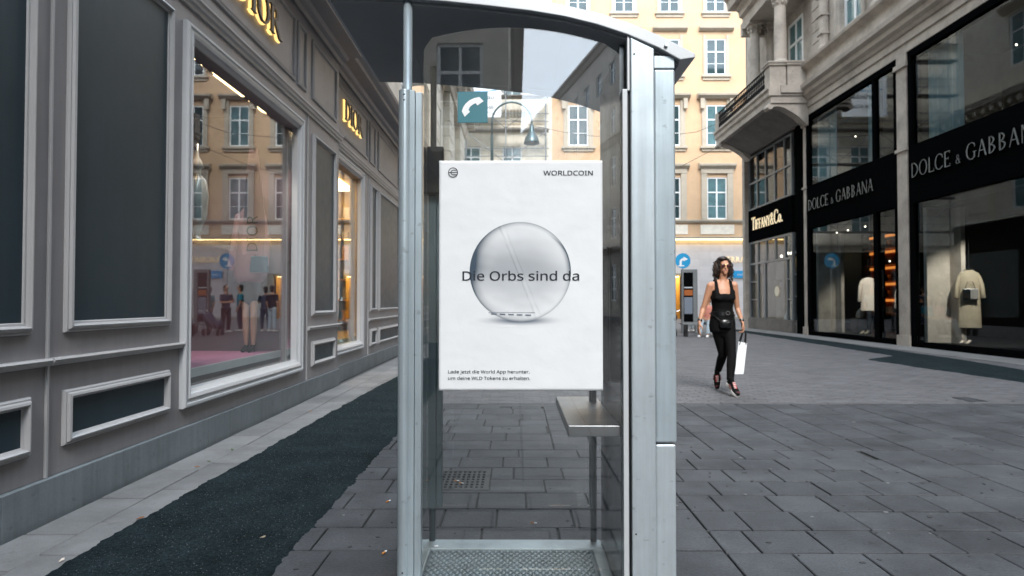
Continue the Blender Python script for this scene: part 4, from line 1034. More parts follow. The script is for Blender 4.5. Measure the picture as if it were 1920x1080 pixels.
# ================================================================== BEHIND THE CAMERA
def townhouse(label, T, u0, u1, ht, mat):
    r = empty('townhouse', label, 'building'); rows = [(1.2, 4), (6, 8.4), (10, 12.4), (14, 16.2), (18, 19.8)]; rows = [q for q in rows if q[1] < ht - 1]
    cs = []; u = u0 + 1.4
    while u < u1 - 1.5: cs.append((u, u + 1.3)); u += 3.1
    b = MB(T); wall_grid(b, u0, u1, 0, ht, cs, rows, -.5, 0); b.box(u0, u1, -10, -.51, 0, ht); b.build('wall', mat, r)
    b = MB(T)
    for z in (4.9, 13.2, ht - .6): b.sweep([(-.01, z), (.15, z), (.4, z + .25), (.6, z + .3), (.62, z + .5), (-.01, z + .55)], u0, u1)
    b.build('cornice', mat, r)
    wm_, p_ = win_meshes(T, 1.3, 2.4); pm2 = p_.mesh('pane', 'pane_dark')
    for a, c in cs:
        for z0, z1 in rows: put_window(r, wm_, pm2, T, (a + c) / 2, z0).scale = (1, 1, (z1 - z0) / 2.4)
townhouse('cream house behind the viewer on the left side of the street', LW(.2), -46, -23.1, 21, 'cream2')
townhouse('cream house standing across the left end of the street behind the viewer', lambda u, n, z: (u, -13.1 + n, z), -16, -.2, 21, 'cream2')
townhouse('grey stone house behind the viewer on the right side of the street', RW(9.9), -33, -13.02, 20, 'greystone')
OB = (Vector((9.9, -33.5, 0)), Vector((-11.0, -51.5, 0)).normalized()); ON = Vector((-OB[1].y, OB[1].x, 0)); ON = -ON if ON.y < 0 else ON
townhouse('slanting grey house closing the street far behind the viewer', lambda u, n, z: tuple(OB[0] + OB[1] * u + ON * n + Vector((0, 0, z))), 0, 56, 22, 'greystone')

# ================================================================== PHONE BOOTH
YF, YB = 2.32, 2.93
yg = YF + .022
bo = empty('phone_booth', 'open steel and glass phone booth with a curved grey roof standing on the slabs', 'phone booth', loc=(0, 0, 0))
# roof: cross-section in (x, z)
under = [(-.70, 2.262), (-.45, 2.252), (-.20, 2.228), (0, 2.203), (.15, 2.178), (.30, 2.142), (.41, 2.105), (.52, 2.058), (.625, 2.004)]
under = [(-.70, 2.250), (-.50, 2.246), (-.25, 2.226), (-.1, 2.21), (.05, 2.192), (.18, 2.170), (.30, 2.140), (.41, 2.103), (.52, 2.055), (.60, 2.010)]
topc = [(.655, 2.018), (.655, 2.032), (.60, 2.062), (.52, 2.102), (.41, 2.148), (.30, 2.184), (.18, 2.212), (.05, 2.236), (-.1, 2.254), (-.25, 2.27), (-.5, 2.288), (-.70, 2.292)]
b = MB(); b.prism(under + topc, 2.31, 3.22); ro = b.build('roof', 'steel_white', bo, bevel=.003)
b = MB()
ins = [(x + (.02 if i == 0 else 0), z - .004) for i, (x, z) in enumerate(under)]
for (xa, za), (xb, zb) in zip(ins, ins[1:]): b.hexa([(xa, 2.335, za - .008), (xb, 2.335, zb - .008), (xb, 3.20, zb - .008), (xa, 3.20, za - .008), (xa, 2.335, za + .002), (xb, 2.335, zb + .002), (xb, 3.20, zb + .002), (xa, 3.20, za + .002)])
b.build('ceiling_panel', 'roof_under', ro)
b = MB(); b.hexa([(.50, 2.34, 1.93), (.585, 2.34, 1.99), (.585, 3.19, 1.99), (.50, 3.19, 1.93), (.50, 2.34, 2.05), (.585, 2.34, 2.012), (.585, 3.19, 2.012), (.50, 3.19, 2.05)]); b.build('eave', 'black', ro)
b = MB(); b.tube([(.548, 2.309, 2.062), (.548, 2.300, 2.062)], .0065, 14); b.build('bolt', 'steel', ro)
# front-left post
b = MB(); b.tube([(-.396, YF + .02, .0), (-.396, YF + .02, 2.24)], .0165, 20); b.build('post', 'steel_post', bo, smooth=True)
b = MB(); b.tube([(-.404, YF + .012, .03), (-.404, YF + .012, 1.905)], .0225, 22); b.box(-.386, -.366, YF - .002, YF + .04, .03, 1.903); b.box(-.365, -.341, YF + .006, YF + .05, .03, 1.898); b.build('glazing_profile', 'steel_post', bo, bevel=.002)
for z in (1.885, 1.865, .16, .12):
    b = MB(); b.ball((-.404, YF - .0105, z), .0035, 8); b.build('screw', 'steel_dark', bo)
# rear posts
for x0, x1, xt, zp, zq in ((-.397, -.333, -.379, 1.83, 2.22), (.340, .372, .358, 1.28, 1.3)):
    b = MB(); b.tube([(xt, YB + .02, .03), (xt, YB + .02, zq)], .0145, 16); b.build('post', 'rear_post', bo, smooth=True)
    b = MB(); b.box(x0, x0 + (x1 - x0) * .55, YB, YB + .045, .19, zp); b.box(x0 + (x1 - x0) * .56, x1, YB + .008, YB + .04, .195, zp - .005); b.build('glazing_profile', 'rear_post', bo, bevel=.003)
b = MB(); b.box(-.40, -.325, YB - .045, YB - .002, 1.62, 1.836); b.build('junction_box', 'black', bo, bevel=.006)
# right front profile and equipment cabinet
b = MB(); b.box(.390, .409, YF - .004, YF + .05, .0, 1.905); b.box(.4085, .4185, YF - .001, YF + .03, 1.9, 2.105); b.build('glazing_profile', 'steel_white', bo, bevel=.002)
b = MB(); b.box(.412, .4185, YF + .012, YB, 0, 2.08); b.build('seal', 'black', bo)
b = MB(); b.prism([(.419, .0), (.505, .0), (.505, 2.05), (.419, 2.092)], YF - .012, YB + .03); cab = b.build('cabinet', 'steel', bo, bevel=.004)
b = MB(); b.box(.5065, .583, YF + .0, YB + .02, .622, 1.978); b.build('cover', 'steel_post', cab, bevel=.006)
b = MB(); b.box(.5065, .580, YF + .003, YB + .02, .0, .616); b.build('cover', 'steel', cab, bevel=.006)
b = MB(); b.box(.5065, .583, YF + .004, YB + .02, 1.983, 2.03); b.build('cover', 'steel', cab, bevel=.003)
for x, z in ((.432, 2.03), (.432, .3)):
    b = MB(); b.ball((x, YF - .0125, z), .0035, 8); b.build('screw', 'steel_dark', cab)
# inner wall, phone, shelf
b = MB(); b.box(.390, .409, YF + .055, YB - .004, .04, 2.09); b.build('inner_wall', 'steel_dark', bo)
b = MB(); b.box(.24, .389, 2.62, 2.90, .80, 1.36); ph = b.build('payphone', 'black', bo, bevel=.012)
b = MB(); b.box(.26, .36, 2.614, 2.6195, 1.12, 1.3); b.build('display', 'blackgloss', ph)
b = MB(); b.loft([(.21, 2.7, .95, .022, .02), (.20, 2.68, 1.03, .016, .016), (.20, 2.68, 1.12, .016, .016), (.21, 2.7, 1.2, .022, .02)], 12); b.build('handset', 'black', ph, smooth=True)
for i in range(4):
    for j in range(3): b = MB(); b.box(.265 + j * .028, .287 + j * .028, 2.612, 2.6195, .90 + i * .035, .926 + i * .035); b.build('key', 'steel', ph)
b = MB(); b.prism([(.195, .632), (.3895, .632), (.3895, .674), (.195, .674)], 2.375, 3.10); b.build('shelf', 'steel_shelf', bo, bevel=.004)
# glass
arc = [(-.362, 2.06), (-.33, 2.075)] + [(-.362 + .75 * t, 2.055 + .088 * math.sin(math.pi * min(1, .12 + t * .86)) ** .9) for t in [i / 14 for i in range(1, 14)]] + [(.388, 2.04)]
b = MB(); b.prism([(-.338, .16)] + [(max(p[0], -.338), p[1]) for p in arc] + [(.388, .16)], yg, yg + .008); b.build('pane', 'glass_booth', bo)
b = MB(); b.prism([(-.332, .20), (.339, .20), (.339, 2.085), (-.332, 2.16)], YB + .015, YB + .023); rp = b.build('pane', 'glass_rear', bo)
b = MB(); b.box(-.402, -.394, YF + .05, YB - .003, .2, 2.1); b.build('pane', 'glass_booth', bo)
for z in (1.476, 1.132):
    for x0, x1 in ((-.331, -.22), (.25, .338)):
        b = MB(); b.box(x0, x1, YB + .0115, YB + .0145, z - .0055, z + .0055); b.build('safety_mark', 'print_white', rp)
# floor tray with studded mat
b = MB()
b.box(-.43, .392, 2.10, 2.17, 0, .042); b.box(-.43, .392, 2.858, 2.965, 0, .040); b.box(-.43, -.372, 2.17, 2.858, 0, .043); b.box(.34, .392, 2.17, 2.858, 0, .041)
b.build('floor_frame', 'tray', bo, bevel=.006)
b = MB(); b.box(-.373, .341, 2.168, 2.860, 0, .026); mat_ = b.build('floor_mat', 'rubber', bo)
sm = MB(); sm.lathe([(.0118, 0), (.0112, .004), (.008, .0062), (.003, .0068)], 0, 0, 10); smesh = sm.mesh('stud', 'stud', True)
pts = []
r_ = 0; y = 2.845
while y > 2.2:
    x = -.358 + (r_ % 2) * .0135
    while x < .33: pts.append((x, y)); x += .027
    y -= .0245; r_ += 1
for p in pts[:300]: link('stud', smesh, mat_, (p[0], p[1], .026))
b = MB()
for p in pts[300:]: b.lathe([(.0118, .026), (.0112, .030), (.008, .0322), (.003, .0328)], p[0], p[1], 8)
b.build('stud', 'stud', mat_, kind='stuff')

# phone sticker
ps = empty('phone_sign', 'square teal sign with a white telephone handset on the booth front glass', 'sign', loc=((885.5 - VPX) / 515., yg - .006, EYE + (VPY - 197.5) / 515.))
ps.scale = (.775, 1, .785)
b = MB(); b.box(-.071, .071, 0, .005, -.073, .073); b.build('plate', 'teal', ps)
hs = [(-.051, -.017), (-.038, -.043), (-.018, -.026), (-.011, -.020), (-.019, -.012), (-.006, .006), (.006, .013), (.018, .019), (.025, .008), (.053, .028), (.033, .048), (.006, .043), (-.016, .033), (-.036, .012)]
hs = [(-.0515, -.020), (-.0375, -.046), (-.0125, -.0225), (-.0195, -.0130), (-.0125, .0010), (.0000, .0115), (.0145, .0185), (.0225, .0075), (.0520, .0275), (.0320, .0475), (.0080, .0425), (-.0150, .0320), (-.0330, .0165), (-.0445, .0000)]
b = MB(); b.prism(hs, -.0012, -.0002); b.build('handset_symbol', 'print_white', ps)

# ================================================================== POSTER
PX0, PX1, PZ1, PZ0 = (823 - VPX) / 514.2, (1130 - VPX) / 514.2, EYE + (VPY - 300) / 514.2, EYE + (VPY - 732) / 514.2
pw, phh = PX1 - PX0, PZ1 - PZ0
po = empty('poster', 'white paper poster showing a silver orb above German text, taped to the booth front glass', 'poster', loc=((PX0 + PX1) / 2, yg - .0075, (PZ0 + PZ1) / 2))
b = MB(); nx, nz_ = 60, 84; idx = []
import mathutils.noise as mn
def wr(x, z): return .0011 * mn.noise(Vector((x * 7, z * 9, 3))) + .0007 * mn.noise(Vector((x * 22, z * 34, 5))) 
for j in range(nz_ + 1):
    idx.append([b.P(-pw / 2 + pw * i / nx, -.0008 + wr(-pw / 2 + pw * i / nx, -phh / 2 + phh * j / nz_), -phh / 2 + phh * j / nz_) for i in range(nx + 1)])
for j in range(nz_):
    for i in range(nx): b.face((idx[j][i], idx[j][i + 1], idx[j + 1][i + 1], idx[j + 1][i]))
k0 = [b.P(-pw / 2, .004, -phh / 2), b.P(pw / 2, .004, -phh / 2), b.P(pw / 2, .004, phh / 2), b.P(-pw / 2, .004, phh / 2)]
b.face(k0[::-1]); b.face([k0[0], k0[1]] + idx[0][::-1]); b.face([k0[2], k0[3]] + idx[-1]); b.face([k0[3], k0[0]] + [idx[j][0] for j in range(nz_ + 1)]); b.face([k0[1], k0[2]] + [idx[j][-1] for j in range(nz_, -1, -1)])
mk('poster_paper', (.76, .778, .795), .55, var=.03, vscale=6, spec=.25, bump=.12, bscale=16)
b.build('sheet', 'poster_paper', po, smooth=True)
pc = po.location
def drape(o, k):
    mw = o.matrix_local
    for v in o.data.vertices:
        q = mw @ v.co; q.y += wr(q.x, q.z) - .0008 - PF - k; v.co = mw.inverted() @ q
PF = -.0036
def P2(x, y): return ((x - VPX) / 514.2 - pc.x, -(y - VPY) / 514.2 + EYE - pc.z)
PF = -.0036
def printed(name, pts_fn, rings, segs, colfn, yoff):
    """flat disc print with its own printed tones in a colour attribute"""
    v = [(0, 0)] + [(math.cos(2 * math.pi * j / segs) * (i + 1) / rings, math.sin(2 * math.pi * j / segs) * (i + 1) / rings) for i in range(rings) for j in range(segs)]
    f = [(0, 1 + j, 1 + (j + 1) % segs) for j in range(segs)]
    for i in range(rings - 1):
        for j in range(segs):
            a = 1 + i * segs + j; c = 1 + i * segs + (j + 1) % segs; f.append((a, a + segs, c + segs, c))
    me = bpy.data.meshes.new(name); me.from_pydata([(pts_fn(p)[0], yoff, pts_fn(p)[1]) for p in v], [], f)
    at = me.color_attributes.new('print', 'FLOAT_COLOR', 'POINT')
    for i, p in enumerate(v): at.data[i].color = tuple(colfn(*p)) + (1,)
    m = bpy.data.materials.new(name); m.use_nodes = True; n = m.node_tree.nodes; a = n.new('ShaderNodeVertexColor'); a.layer_name = 'print'
    m.node_tree.links.new(a.outputs[0], n['Principled BSDF'].inputs['Base Color']); n['Principled BSDF'].inputs['Roughness'].default_value = .5; n['Principled BSDF'].inputs['Specular IOR Level'].default_value = .25
    me.materials.append(m)
    if me.polygons[0].normal.y > 0: me.flip_normals()
    o = link(name, me, po); drape(o, .0003 + (0 if 'shade' in name else .0002)); return o
def sst(a, c, x): t = max(0, min(1, (x - a) / (c - a))); return t * t * (3 - 2 * t)
def gs(x, s): return math.exp(-(x / s) ** 2)
paper = (.76, .778, .795)
def orbcol(x, y):
    r = math.hypot(x, y); v = .985
    v -= .16 * gs(y - .22, .30) * sst(1.0, .2, r + .25 * x)
    v -= .12 * gs(y + .02, .20)
    v -= .62 * sst(.55, 1.0, r) * sst(-.25, -.95, x) * gs(y - .18, .48)
    v -= .34 * sst(.80, 1.0, r) * sst(.05, -.8, x)
    v -= .60 * sst(.88, 1.0, r) * sst(.35, .95, x) * gs(y - .22, .42)
    v -= .34 * sst(.90, 1., r) * sst(.2, 1., y)
    v -= .20 * sst(.93, 1., r) * sst(.3, -.6, y)
    v -= .30 * sst(-.84, -1., y) * sst(.8, .1, abs(x))
    v -= .14 * sst(.968, .99, r)
    d = x - (-.42 + (y - .93) * -.395)                 # seam running down to the right
    v -= .15 * gs(d, .011); v += .03 * gs(d - .045, .03); v -= .09 * gs(d - .10, .011)
    if y > 0:
        d2 = math.hypot(x - .05, y + .12) - 1.0; v -= .38 * gs(d2, .018) * sst(.5, .8, x)
    v -= .05 * gs(y + .36, .10)
    v -= .16 * sst(1., .5, r) + .10 * gs(y - .05, .5)
    v = max(.10, min(1.02, v)); t = 1 - v
    return (paper[0] * (v - t * .03), paper[1] * (v + t * .005), paper[2] * min(1, v + t * .045))
def shcol(x, y):
    r = math.hypot(x, y); k = .90 * (1 - sst(.05, .97, r)) ** 1.3; return (paper[0] * (1 - k), paper[1] * (1 - k * .96), paper[2] * (1 - k * .9))
ocx, ocz = P2(975.5, 509.5); orr = 95 / 514.2
sx_, sz_ = P2(975, 601)
printed('printed_shade', lambda p: (sx_ + p[0] * 98 / 514.2, sz_ + p[1] * 13 / 514.2), 20, 60, shcol, PF)
printed('printed_orb', lambda p: (ocx + p[0] * orr, ocz + p[1] * orr * .985), 60, 160, orbcol, PF)
def lett(nm, parts): pass
b = MB()
for i in range(5):
    x0 = 921 + i * 16; y0 = 588.5 + i * .5
    a, c = P2(x0, y0), P2(x0 + 10.5, y0 + .3); b.hexa([(a[0], PF - .001, a[1] - .0022), (c[0], PF - .001, c[1] - .0022), (c[0], PF - .0004, c[1] - .0022), (a[0], PF - .0004, a[1] - .0022), (a[0], PF - .001, a[1] + .0022), (c[0], PF - .001, c[1] + .0022), (c[0], PF - .0004, c[1] + .0022), (a[0], PF - .0004, a[1] + .0022)])
a, c = P2(916, 586), P2(1003, 586); b.box(a[0], c[0], PF - .001, PF - .0004, a[1] - .0006, a[1] + .0006)
mk('ink_grey', (.16, .19, .24), .6, var=0); mk('ink_pale', (.5, .53, .58), .6, var=0)
drape(b.build('printed_slots', 'ink_grey', po), .0009)
def fit_text(body, x0, y_base, x1, size_px, mat='ink', heavy=False):
    a = P2(x0, y_base); o = text_mesh('lettering', body, size_px / 514.2, mat, po, (a[0], PF - .0007, a[1]), (R(90), 0, 0), 'LEFT', .0002, bold=.017)
    wd = max(v.co.x for v in o.data.vertices) - min(v.co.x for v in o.data.vertices); k = ((x1 - x0) / 514.2) / wd
    mnx = min(v.co.x for v in o.data.vertices)
    o.scale = (k, min(1.15, max(.85, k)), 1); o.location.x -= mnx * k; bpy.context.view_layer.update(); o.data.transform(Matrix.Identity(4)); drape(o, .0010); return o
fit_text('Die Orbs sind da', 867, 526, 1086, 31)
fit_text('WORLDCOIN', 1019, 328, 1112, 15.5)
fit_text('Lade jetzt die World App herunter,', 840.5, 699.5, 993, 10.3)
fit_text('um deine WLD Tokens zu erhalten.', 840.5, 711.5, 994, 10.3)
b = MB(); q = P2(849, 322.3); rr = 9.3 / 514.2
for poly in arcband(0, 0, rr, rr, 0, 360, .0024, .0024, 36): b.prism([(q[0] + x, q[1] + z) for x, z in poly], PF - .001, PF - .0004)
for poly in arcband(.0015, 0, rr * .58, rr * .52, 90, 270, .0022, .0022, 16): b.prism([(q[0] + x, q[1] + z) for x, z in poly], PF - .0011, PF - .0004)
b.box(q[0], q[0] + rr * .82, PF - .0012, PF - .0004, q[1] + rr * .40, q[1] + rr * .52); b.box(q[0], q[0] + rr * .82, PF - .0012, PF - .0004, q[1] - rr * .52, q[1] - rr * .40)
b.box(q[0] - rr * .9, q[0] + rr * .93, PF - .0013, PF - .0004, q[1] - rr * .06, q[1] + rr * .06)
drape(b.build('emblem', 'ink', po), .0009)

# ================================================================== STREET FURNITURE
lp = empty('street_lamp', 'tall dark street lamp with an arched arm and hanging bell shade', 'street lamp', loc=(-.62, 17, 0))
b = MB(); b.lathe([(.19, 0), (.19, .08), (.15, .14), (.13, .5), (.15, .55), (.10, .62), (.085, 1.1), (.10, 1.16), (.06, 1.25), (.055, 2.6), (.045, 2.7), (.04, 5.6)], 0, 0, 16); b.build('post', 'lampshade', lp)
b = MB(); b.tube([(0, 0, 5.55)] + [(.53 - .53 * math.cos(math.pi * t), 0, 5.95 + .52 * math.sin(math.pi * t)) for t in [i / 16 for i in range(17)]] + [(1.06, 0, 5.90)], .028, 10); b.build('arm', 'lampshade', lp, smooth=True)
b = MB(); b.lathe([(.02, 5.92), (.03, 5.86), (.06, 5.83), (.072, 5.70), (.095, 5.63), (.17, 5.52), (.205, 5.40), (.212, 5.35), (.19, 5.345)], 1.06, 0, 24); b.build('lamp_shade', 'lampshade', lp, smooth=True)
ts = empty('traffic_sign', 'round blue sign with a white arrow turning right on a thin grey pole', 'traffic sign', loc=(6.94, 26.5, 0))
b = MB(); b.tube([(0, .04, 0), (0, .04, 3.15)], .03, 10); b.build('pole', 'grey_frame', ts, smooth=True)
b = MB(EW(0)); b.tube([(0, 0, 2.83), (0, .02, 2.83)], .315, 32); b.build('plate', 'blue_sign', ts)
b = MB(EW(0))
for poly in arcband(.03, -.06, .17, .17, 88, 180, .085, .085, 8): b.prism([(x, 2.83 + z) for x, z in poly], .021, .025)
b.prism([(-.14, 2.60), (-.055, 2.60), (-.055, 2.775), (-.14, 2.775)], .0215, .026); b.prism([(.02, 2.83 + .17), (.02, 2.83 - .02), (.20, 2.83 + .07)], .022, .0265)
b.prism([(-.20, 2.60), (.05, 2.60), (.05, 2.645), (-.20, 2.645)], .0225, .027)
b.build('arrow', 'print_white', ts)
stl = empty('info_panel', 'grey upright information panel with printed notices near the seated people', 'info panel', loc=(6.24, 23, 0))
b = MB(); b.box(-.27, .27, -.09, .09, .28, 2.30); b.box(.20, .27, -.088, .088, 0, .28); b.box(-.27, -.20, -.088, .088, 0, .28); b.build('case', 'grey_frame', stl, bevel=.01)
b = MB(); b.box(-.22, .12, -.098, -.091, .42, 2.18); b.build('glazing', 'blackgloss', stl)
for z0, z1, mt in ((1.62, 1.66, 'ink_pale'), (1.36, 1.56, 'orange_shelf'), (.7, 1.3, 'ink_grey')):
    b = MB(); b.box(-.2, .1, -.1015, -.0985, z0, z1); b.build('notice', mt, stl)
b = MB(); b.tube([(6.62, 23.4, 0), (6.62, 23.4, 2.3)], .035, 10); tag(b.build('bollard_pole', 'black', None, smooth=True), 'thin black post standing right behind the information panel', 'post')
for k, (z0, z1) in enumerate(((9.6, 9.3), (7.6, 8.4))):
    b = MB(); b.tube([(-2.8, 30 + k * 3, z0 + 1)] + [(-2.8 + 12.6 * t, 30 + k * 3, z0 + (z1 - z0) * t - 1.0 * math.sin(math.pi * t) + 1 - t) for t in [i / 10 for i in range(1, 10)]] + [(9.85, 27.5 + k * .2, z1)], .012, 5)
    tag(b.build('overhead_cable', 'black', None), ('upper' if k == 0 else 'lower') + ' thin cable sagging across the street before the peach building', 'cable')

# ================================================================== PEOPLE
def fused(name, b, voxel, mat, parent, smooth=4):
    me = bpy.data.meshes.new(name + '_src'); me.from_pydata([tuple(v) for v in b.v], [], b.f)
    bmm = bmesh.new(); bmm.from_mesh(me); bmesh.ops.recalc_face_normals(bmm, faces=bmm.faces); bmm.to_mesh(me); bmm.free()
    t = bpy.data.objects.new('tmp', me); C.objects.link(t)
    r = t.modifiers.new('r', 'REMESH'); r.mode = 'VOXEL'; r.voxel_size = voxel
    if smooth: s = t.modifiers.new('s', 'SMOOTH'); s.factor = .5; s.iterations = smooth
    m2 = bpy.data.meshes.new_from_object(t.evaluated_get(bpy.context.evaluated_depsgraph_get()))
    bpy.data.objects.remove(t); bpy.data.meshes.remove(me)
    m2.materials.clear(); m2.materials.append(MT[mat]); m2.shade_smooth(); m2.name = name
    return link(name, m2, parent)
def V3(*a): return Vector(a)
def hand(b, wr_, d, k, p, curl=.35, sc=1.):
    d = d.normalized(); k = (k - d * k.dot(d)).normalized(); p = (p - d * p.dot(d) - k * p.dot(k)).normalized()
    def cap(pts, rs):
        b.loft([(q.x, q.y, q.z, r, r) for q, r in zip(pts, rs)], 8)
    for o in (-.024, -.008, .008, .024):
        a = wr_ + k * o * .6 * sc; c = wr_ + d * .082 * sc + k * o * 1.12 * sc; cap([a, (a + c) / 2, c], [.0135 * sc, .0145 * sc, .0125 * sc])
    for i, (o, L) in enumerate(((.030, .92), (.010, 1.), (-.010, .95), (-.029, .78))):
        q = wr_ + d * .085 * sc + k * o * sc; dd = d.copy(); pts = [q]
        for s, ln in enumerate((.040, .026, .020)):
            an = curl * (s + .6); dd = (d * math.cos(an) + p * math.sin(an)); q = q + dd * ln * L * sc; pts.append(q)
        cap(pts, [.0092 * sc, .0086 * sc, .0080 * sc, .007 * sc])
    q = wr_ + d * .022 * sc + k * .026 * sc; pts = [q]; dd = (d * .62 + k * .55 + p * .4).normalized(); q = q + dd * .045 * sc; pts.append(q)
    dd = (d * .9 + k * .1 + p * .45).normalized(); q = q + dd * .035 * sc; pts.append(q); cap(pts, [.0125 * sc, .010 * sc, .008 * sc])

def walking_woman():
    X0, Y0 = 2.585, 8.0
    r = empty('person', 'walking woman with dark curly hair, sunglasses, black tank top and black trousers', 'person', loc=(X0, Y0, 0)); r.scale = (.93, .95, 1.)
    J = dict(rs=V3(-.158, .0, 1.335), re=V3(-.245, .04, 1.045), rw=V3(-.315, -.02, .872), ls=V3(.158, .0, 1.342), le=V3(.215, .05, 1.05), lw=V3(.255, -.03, .875),
             lh=V3(.078, 0, .86), lk=V3(.075, -.13, .47), la=V3(.01, -.24, .115), rh=V3(-.075, 0, .86), rk=V3(.02, .06, .47), ra=V3(.035, .35, .205))
    b = MB()
    torso = [(0, .01, .80, .155, .115), (0, .01, .88, .163, .118), (.0, .0, .97, .142, .10), (.0, -.0, 1.045, .128, .09), (0, -.005, 1.12, .138, .098), (0, -.01, 1.20, .150, .110), (0, 0, 1.28, .150, .098), (.003, .005, 1.34, .125, .075), (.006, .005, 1.385, .062, .058)]
    b.loft(torso, 24)
    for s in (-1, 1): b.ball((s * .062, -.068, 1.172), (.058, .058, .052), 14); b.ball((s * .075, .075, .83), (.08, .06, .09), 14)
    b.loft([(-.15, .005, 1.335, .05, .048), (-.075, .005, 1.365, .045, .045), (.075, .005, 1.368, .045, .045), (.15, .005, 1.342, .05, .048)], 14)
    b.loft([(.005, .008, 1.34, .055, .055), (.010, .0, 1.42, .047, .049), (.014, -.005, 1.48, .048, .052)], 16)
    def limb(pts): b.loft([(q.x, q.y, q.z, a, a) for q, a in pts], 14)
    for s, e, w_ in ((J['rs'], J['re'], J['rw']), (J['ls'], J['le'], J['lw'])):
        limb([(s, .050), (s.lerp(e, .35), .045), (s.lerp(e, .8), .037), (e, .035), (e.lerp(w_, .3), .036), (e.lerp(w_, .75), .027), (w_, .022)])
    for h, k, a in ((J['lh'], J['lk'], J['la']), (J['rh'], J['rk'], J['ra'])):
        limb([(h, .085), (h.lerp(k, .4), .075), (h.lerp(k, .85), .056), (k, .052), (k.lerp(a, .3), .053), (k.lerp(a, .75), .036), (a, .032)])
    hand(b, J['rw'], V3(-.15, -.10, -1), V3(0, -1, 0), V3(1, .1, 0), .30)
    hand(b, J['lw'], V3(.10, -.05, -1), V3(0, -1, 0), V3(-1, .1, 0), .85)
    hx, hz = .018, 1.575
    b.ball((hx, .012, hz + .018), (.073, .092, .098), 20); b.loft([(hx, -.022, 1.475, .030, .034), (hx, -.022, 1.505, .050, .060), (hx, -.014, 1.545, .062, .076), (hx, -.006, 1.59, .066, .082)], 18)
    b.loft([(hx, -.086, 1.585, .008, .010), (hx, -.098, 1.558, .011, .012), (hx, -.103, 1.543, .014, .012)], 10)
    for s in (-1, 1): b.ball((hx + s * .076, .012, 1.555), (.010, .020, .032), 10); b.ball((hx + s * .028, -.075, 1.60), (.022, .018, .010), 10)
    b.loft([(hx, -.066, 1.474, .022, .018), (hx, -.074, 1.495, .030, .020), (hx, -.078, 1.520, .030, .016)], 14)
    body = fused('body', b, .0065, 'skin', r, 3)
    b = MB(); b.loft([(hx - .024, -.086, 1.515, .004, .005), (hx - .008, -.0945, 1.5175, .006, .006), (hx + .008, -.0945, 1.5175, .006, .006), (hx + .024, -.086, 1.515, .004, .005)], 10); b.build('mouth', 'lips', r, smooth=True)
    # sunglasses
    sg_ = MB(); sg_.tube([(hx - .010, -.100, 1.588), (hx + .010, -.100, 1.588)], .0035, 8)
    for s in (-1, 1): sg_.tube([(hx + s * .058, -.083, 1.588), (hx + s * .074, -.05, 1.585), (hx + s * .079, .01, 1.575)], .003, 6)
    so_ = sg_.build('sunglasses', 'gold', r)
    for s in (-1, 1):
        b = MB(); b.ball((hx + s * .033, -.091, 1.580), (.026, .008, .023), 18); b.build('lens', 'lens', so_, smooth=True)
        b = MB(); b.tube([(hx + s * .080, .0, 1.515 + 0), (hx + s * .080, .0, 1.528)], .010, 10); b.build('earring', 'gold', r)
    # hair: inner mass + curls
    b = MB(); b.ball((hx, .035, 1.61), (.098, .095, .098), 18); b.ball((hx, .06, 1.52), (.118, .075, .12), 18); b.ball((hx - .085, .02, 1.54), (.045, .06, .095), 14); b.ball((hx + .085, .025, 1.53), (.042, .06, .09), 14); b.ball((hx - .02, -.035, 1.665), (.07, .055, .03), 14)
    hm = fused('hair', b, .012, 'hair', r, 2)
    b = MB(); rnd = random.Random(3)
    for i in range(950):
        th = rnd.uniform(-math.pi, math.pi); ph_ = rnd.uniform(.05, 1.9)
        dx, dy, dz = math.sin(ph_) * math.cos(th), math.sin(ph_) * math.sin(th), math.cos(ph_)
        if dy < -.40 and dz < .66: continue
        p = V3(hx + dx * .086, .022 + dy * .090, 1.592 + dz * .094); ln = rnd.uniform(.05, .20) * (1.15 - .5 * max(0, dz)); a0 = rnd.uniform(0, 6.28); cr_ = rnd.uniform(.007, .014); tw = rnd.uniform(11, 19)
        outd = V3(dx, dy * .8, 0); sp = rnd.uniform(.012, .048); pts = []
        for k in range(13):
            t = k / 12; q = p + outd * (sp * math.sin(t * 1.9)) + V3(0, 0, .02 * math.sin(t * 3) - ln * t)
            if q.y < -.03 and abs(q.x - hx) < .066 and q.z < 1.64: q.x = hx + (.072 if q.x > hx else -.072)
            pts.append((q.x + cr_ * math.cos(a0 + tw * t), q.y + cr_ * math.sin(a0 + tw * t), q.z + cr_ * .6 * math.sin(a0 * 2 + tw * t)))
        b.tube(pts, [.0032] + [.0042] * 9 + [.0036, .003, .0015], 4, 1 if rnd.random() < .22 else 0)
    b.build('curl', ['hair', 'hair_light'], hm, smooth=True, kind='stuff')
    # clothes
    b = MB(); g_ = .009
    b.loft([(x, y, z, a + g_, c + g_) for x, y, z, a, c in torso[1:5]] + [(0, -.010, 1.19, .149 + .008, .112 + g_), (0, -.012, 1.212, .148 + .004, .112 + g_)], 26, cap=.10)
    for s in (-1, 1): b.ball((s * .062, -.078, 1.172), (.066, .064, .050), 14)
    for s in (-1, 1):
        b.loft([(s * .098, -.112, 1.17, .042, .022), (s * .100, -.105, 1.235, .034, .016), (s * .098, -.075, 1.31, .024, .012), (s * .095, -.045, 1.375, .021, .010), (s * .092, .005, 1.413, .021, .010), (s * .095, .05, 1.38, .022, .012), (s * .095, .085, 1.28, .035, .014)], 10, cap=.3)
        b.loft([(s * .125, -.06, 1.17, .03, .05), (s * .128, -.045, 1.26, .022, .045)], 10)
    b.ball((0, -.085, 1.180), (.115, .058, .060), 16)
    fused('tank_top', b, .0075, 'cloth_black', r, 3)
    b = MB(); g_ = .012
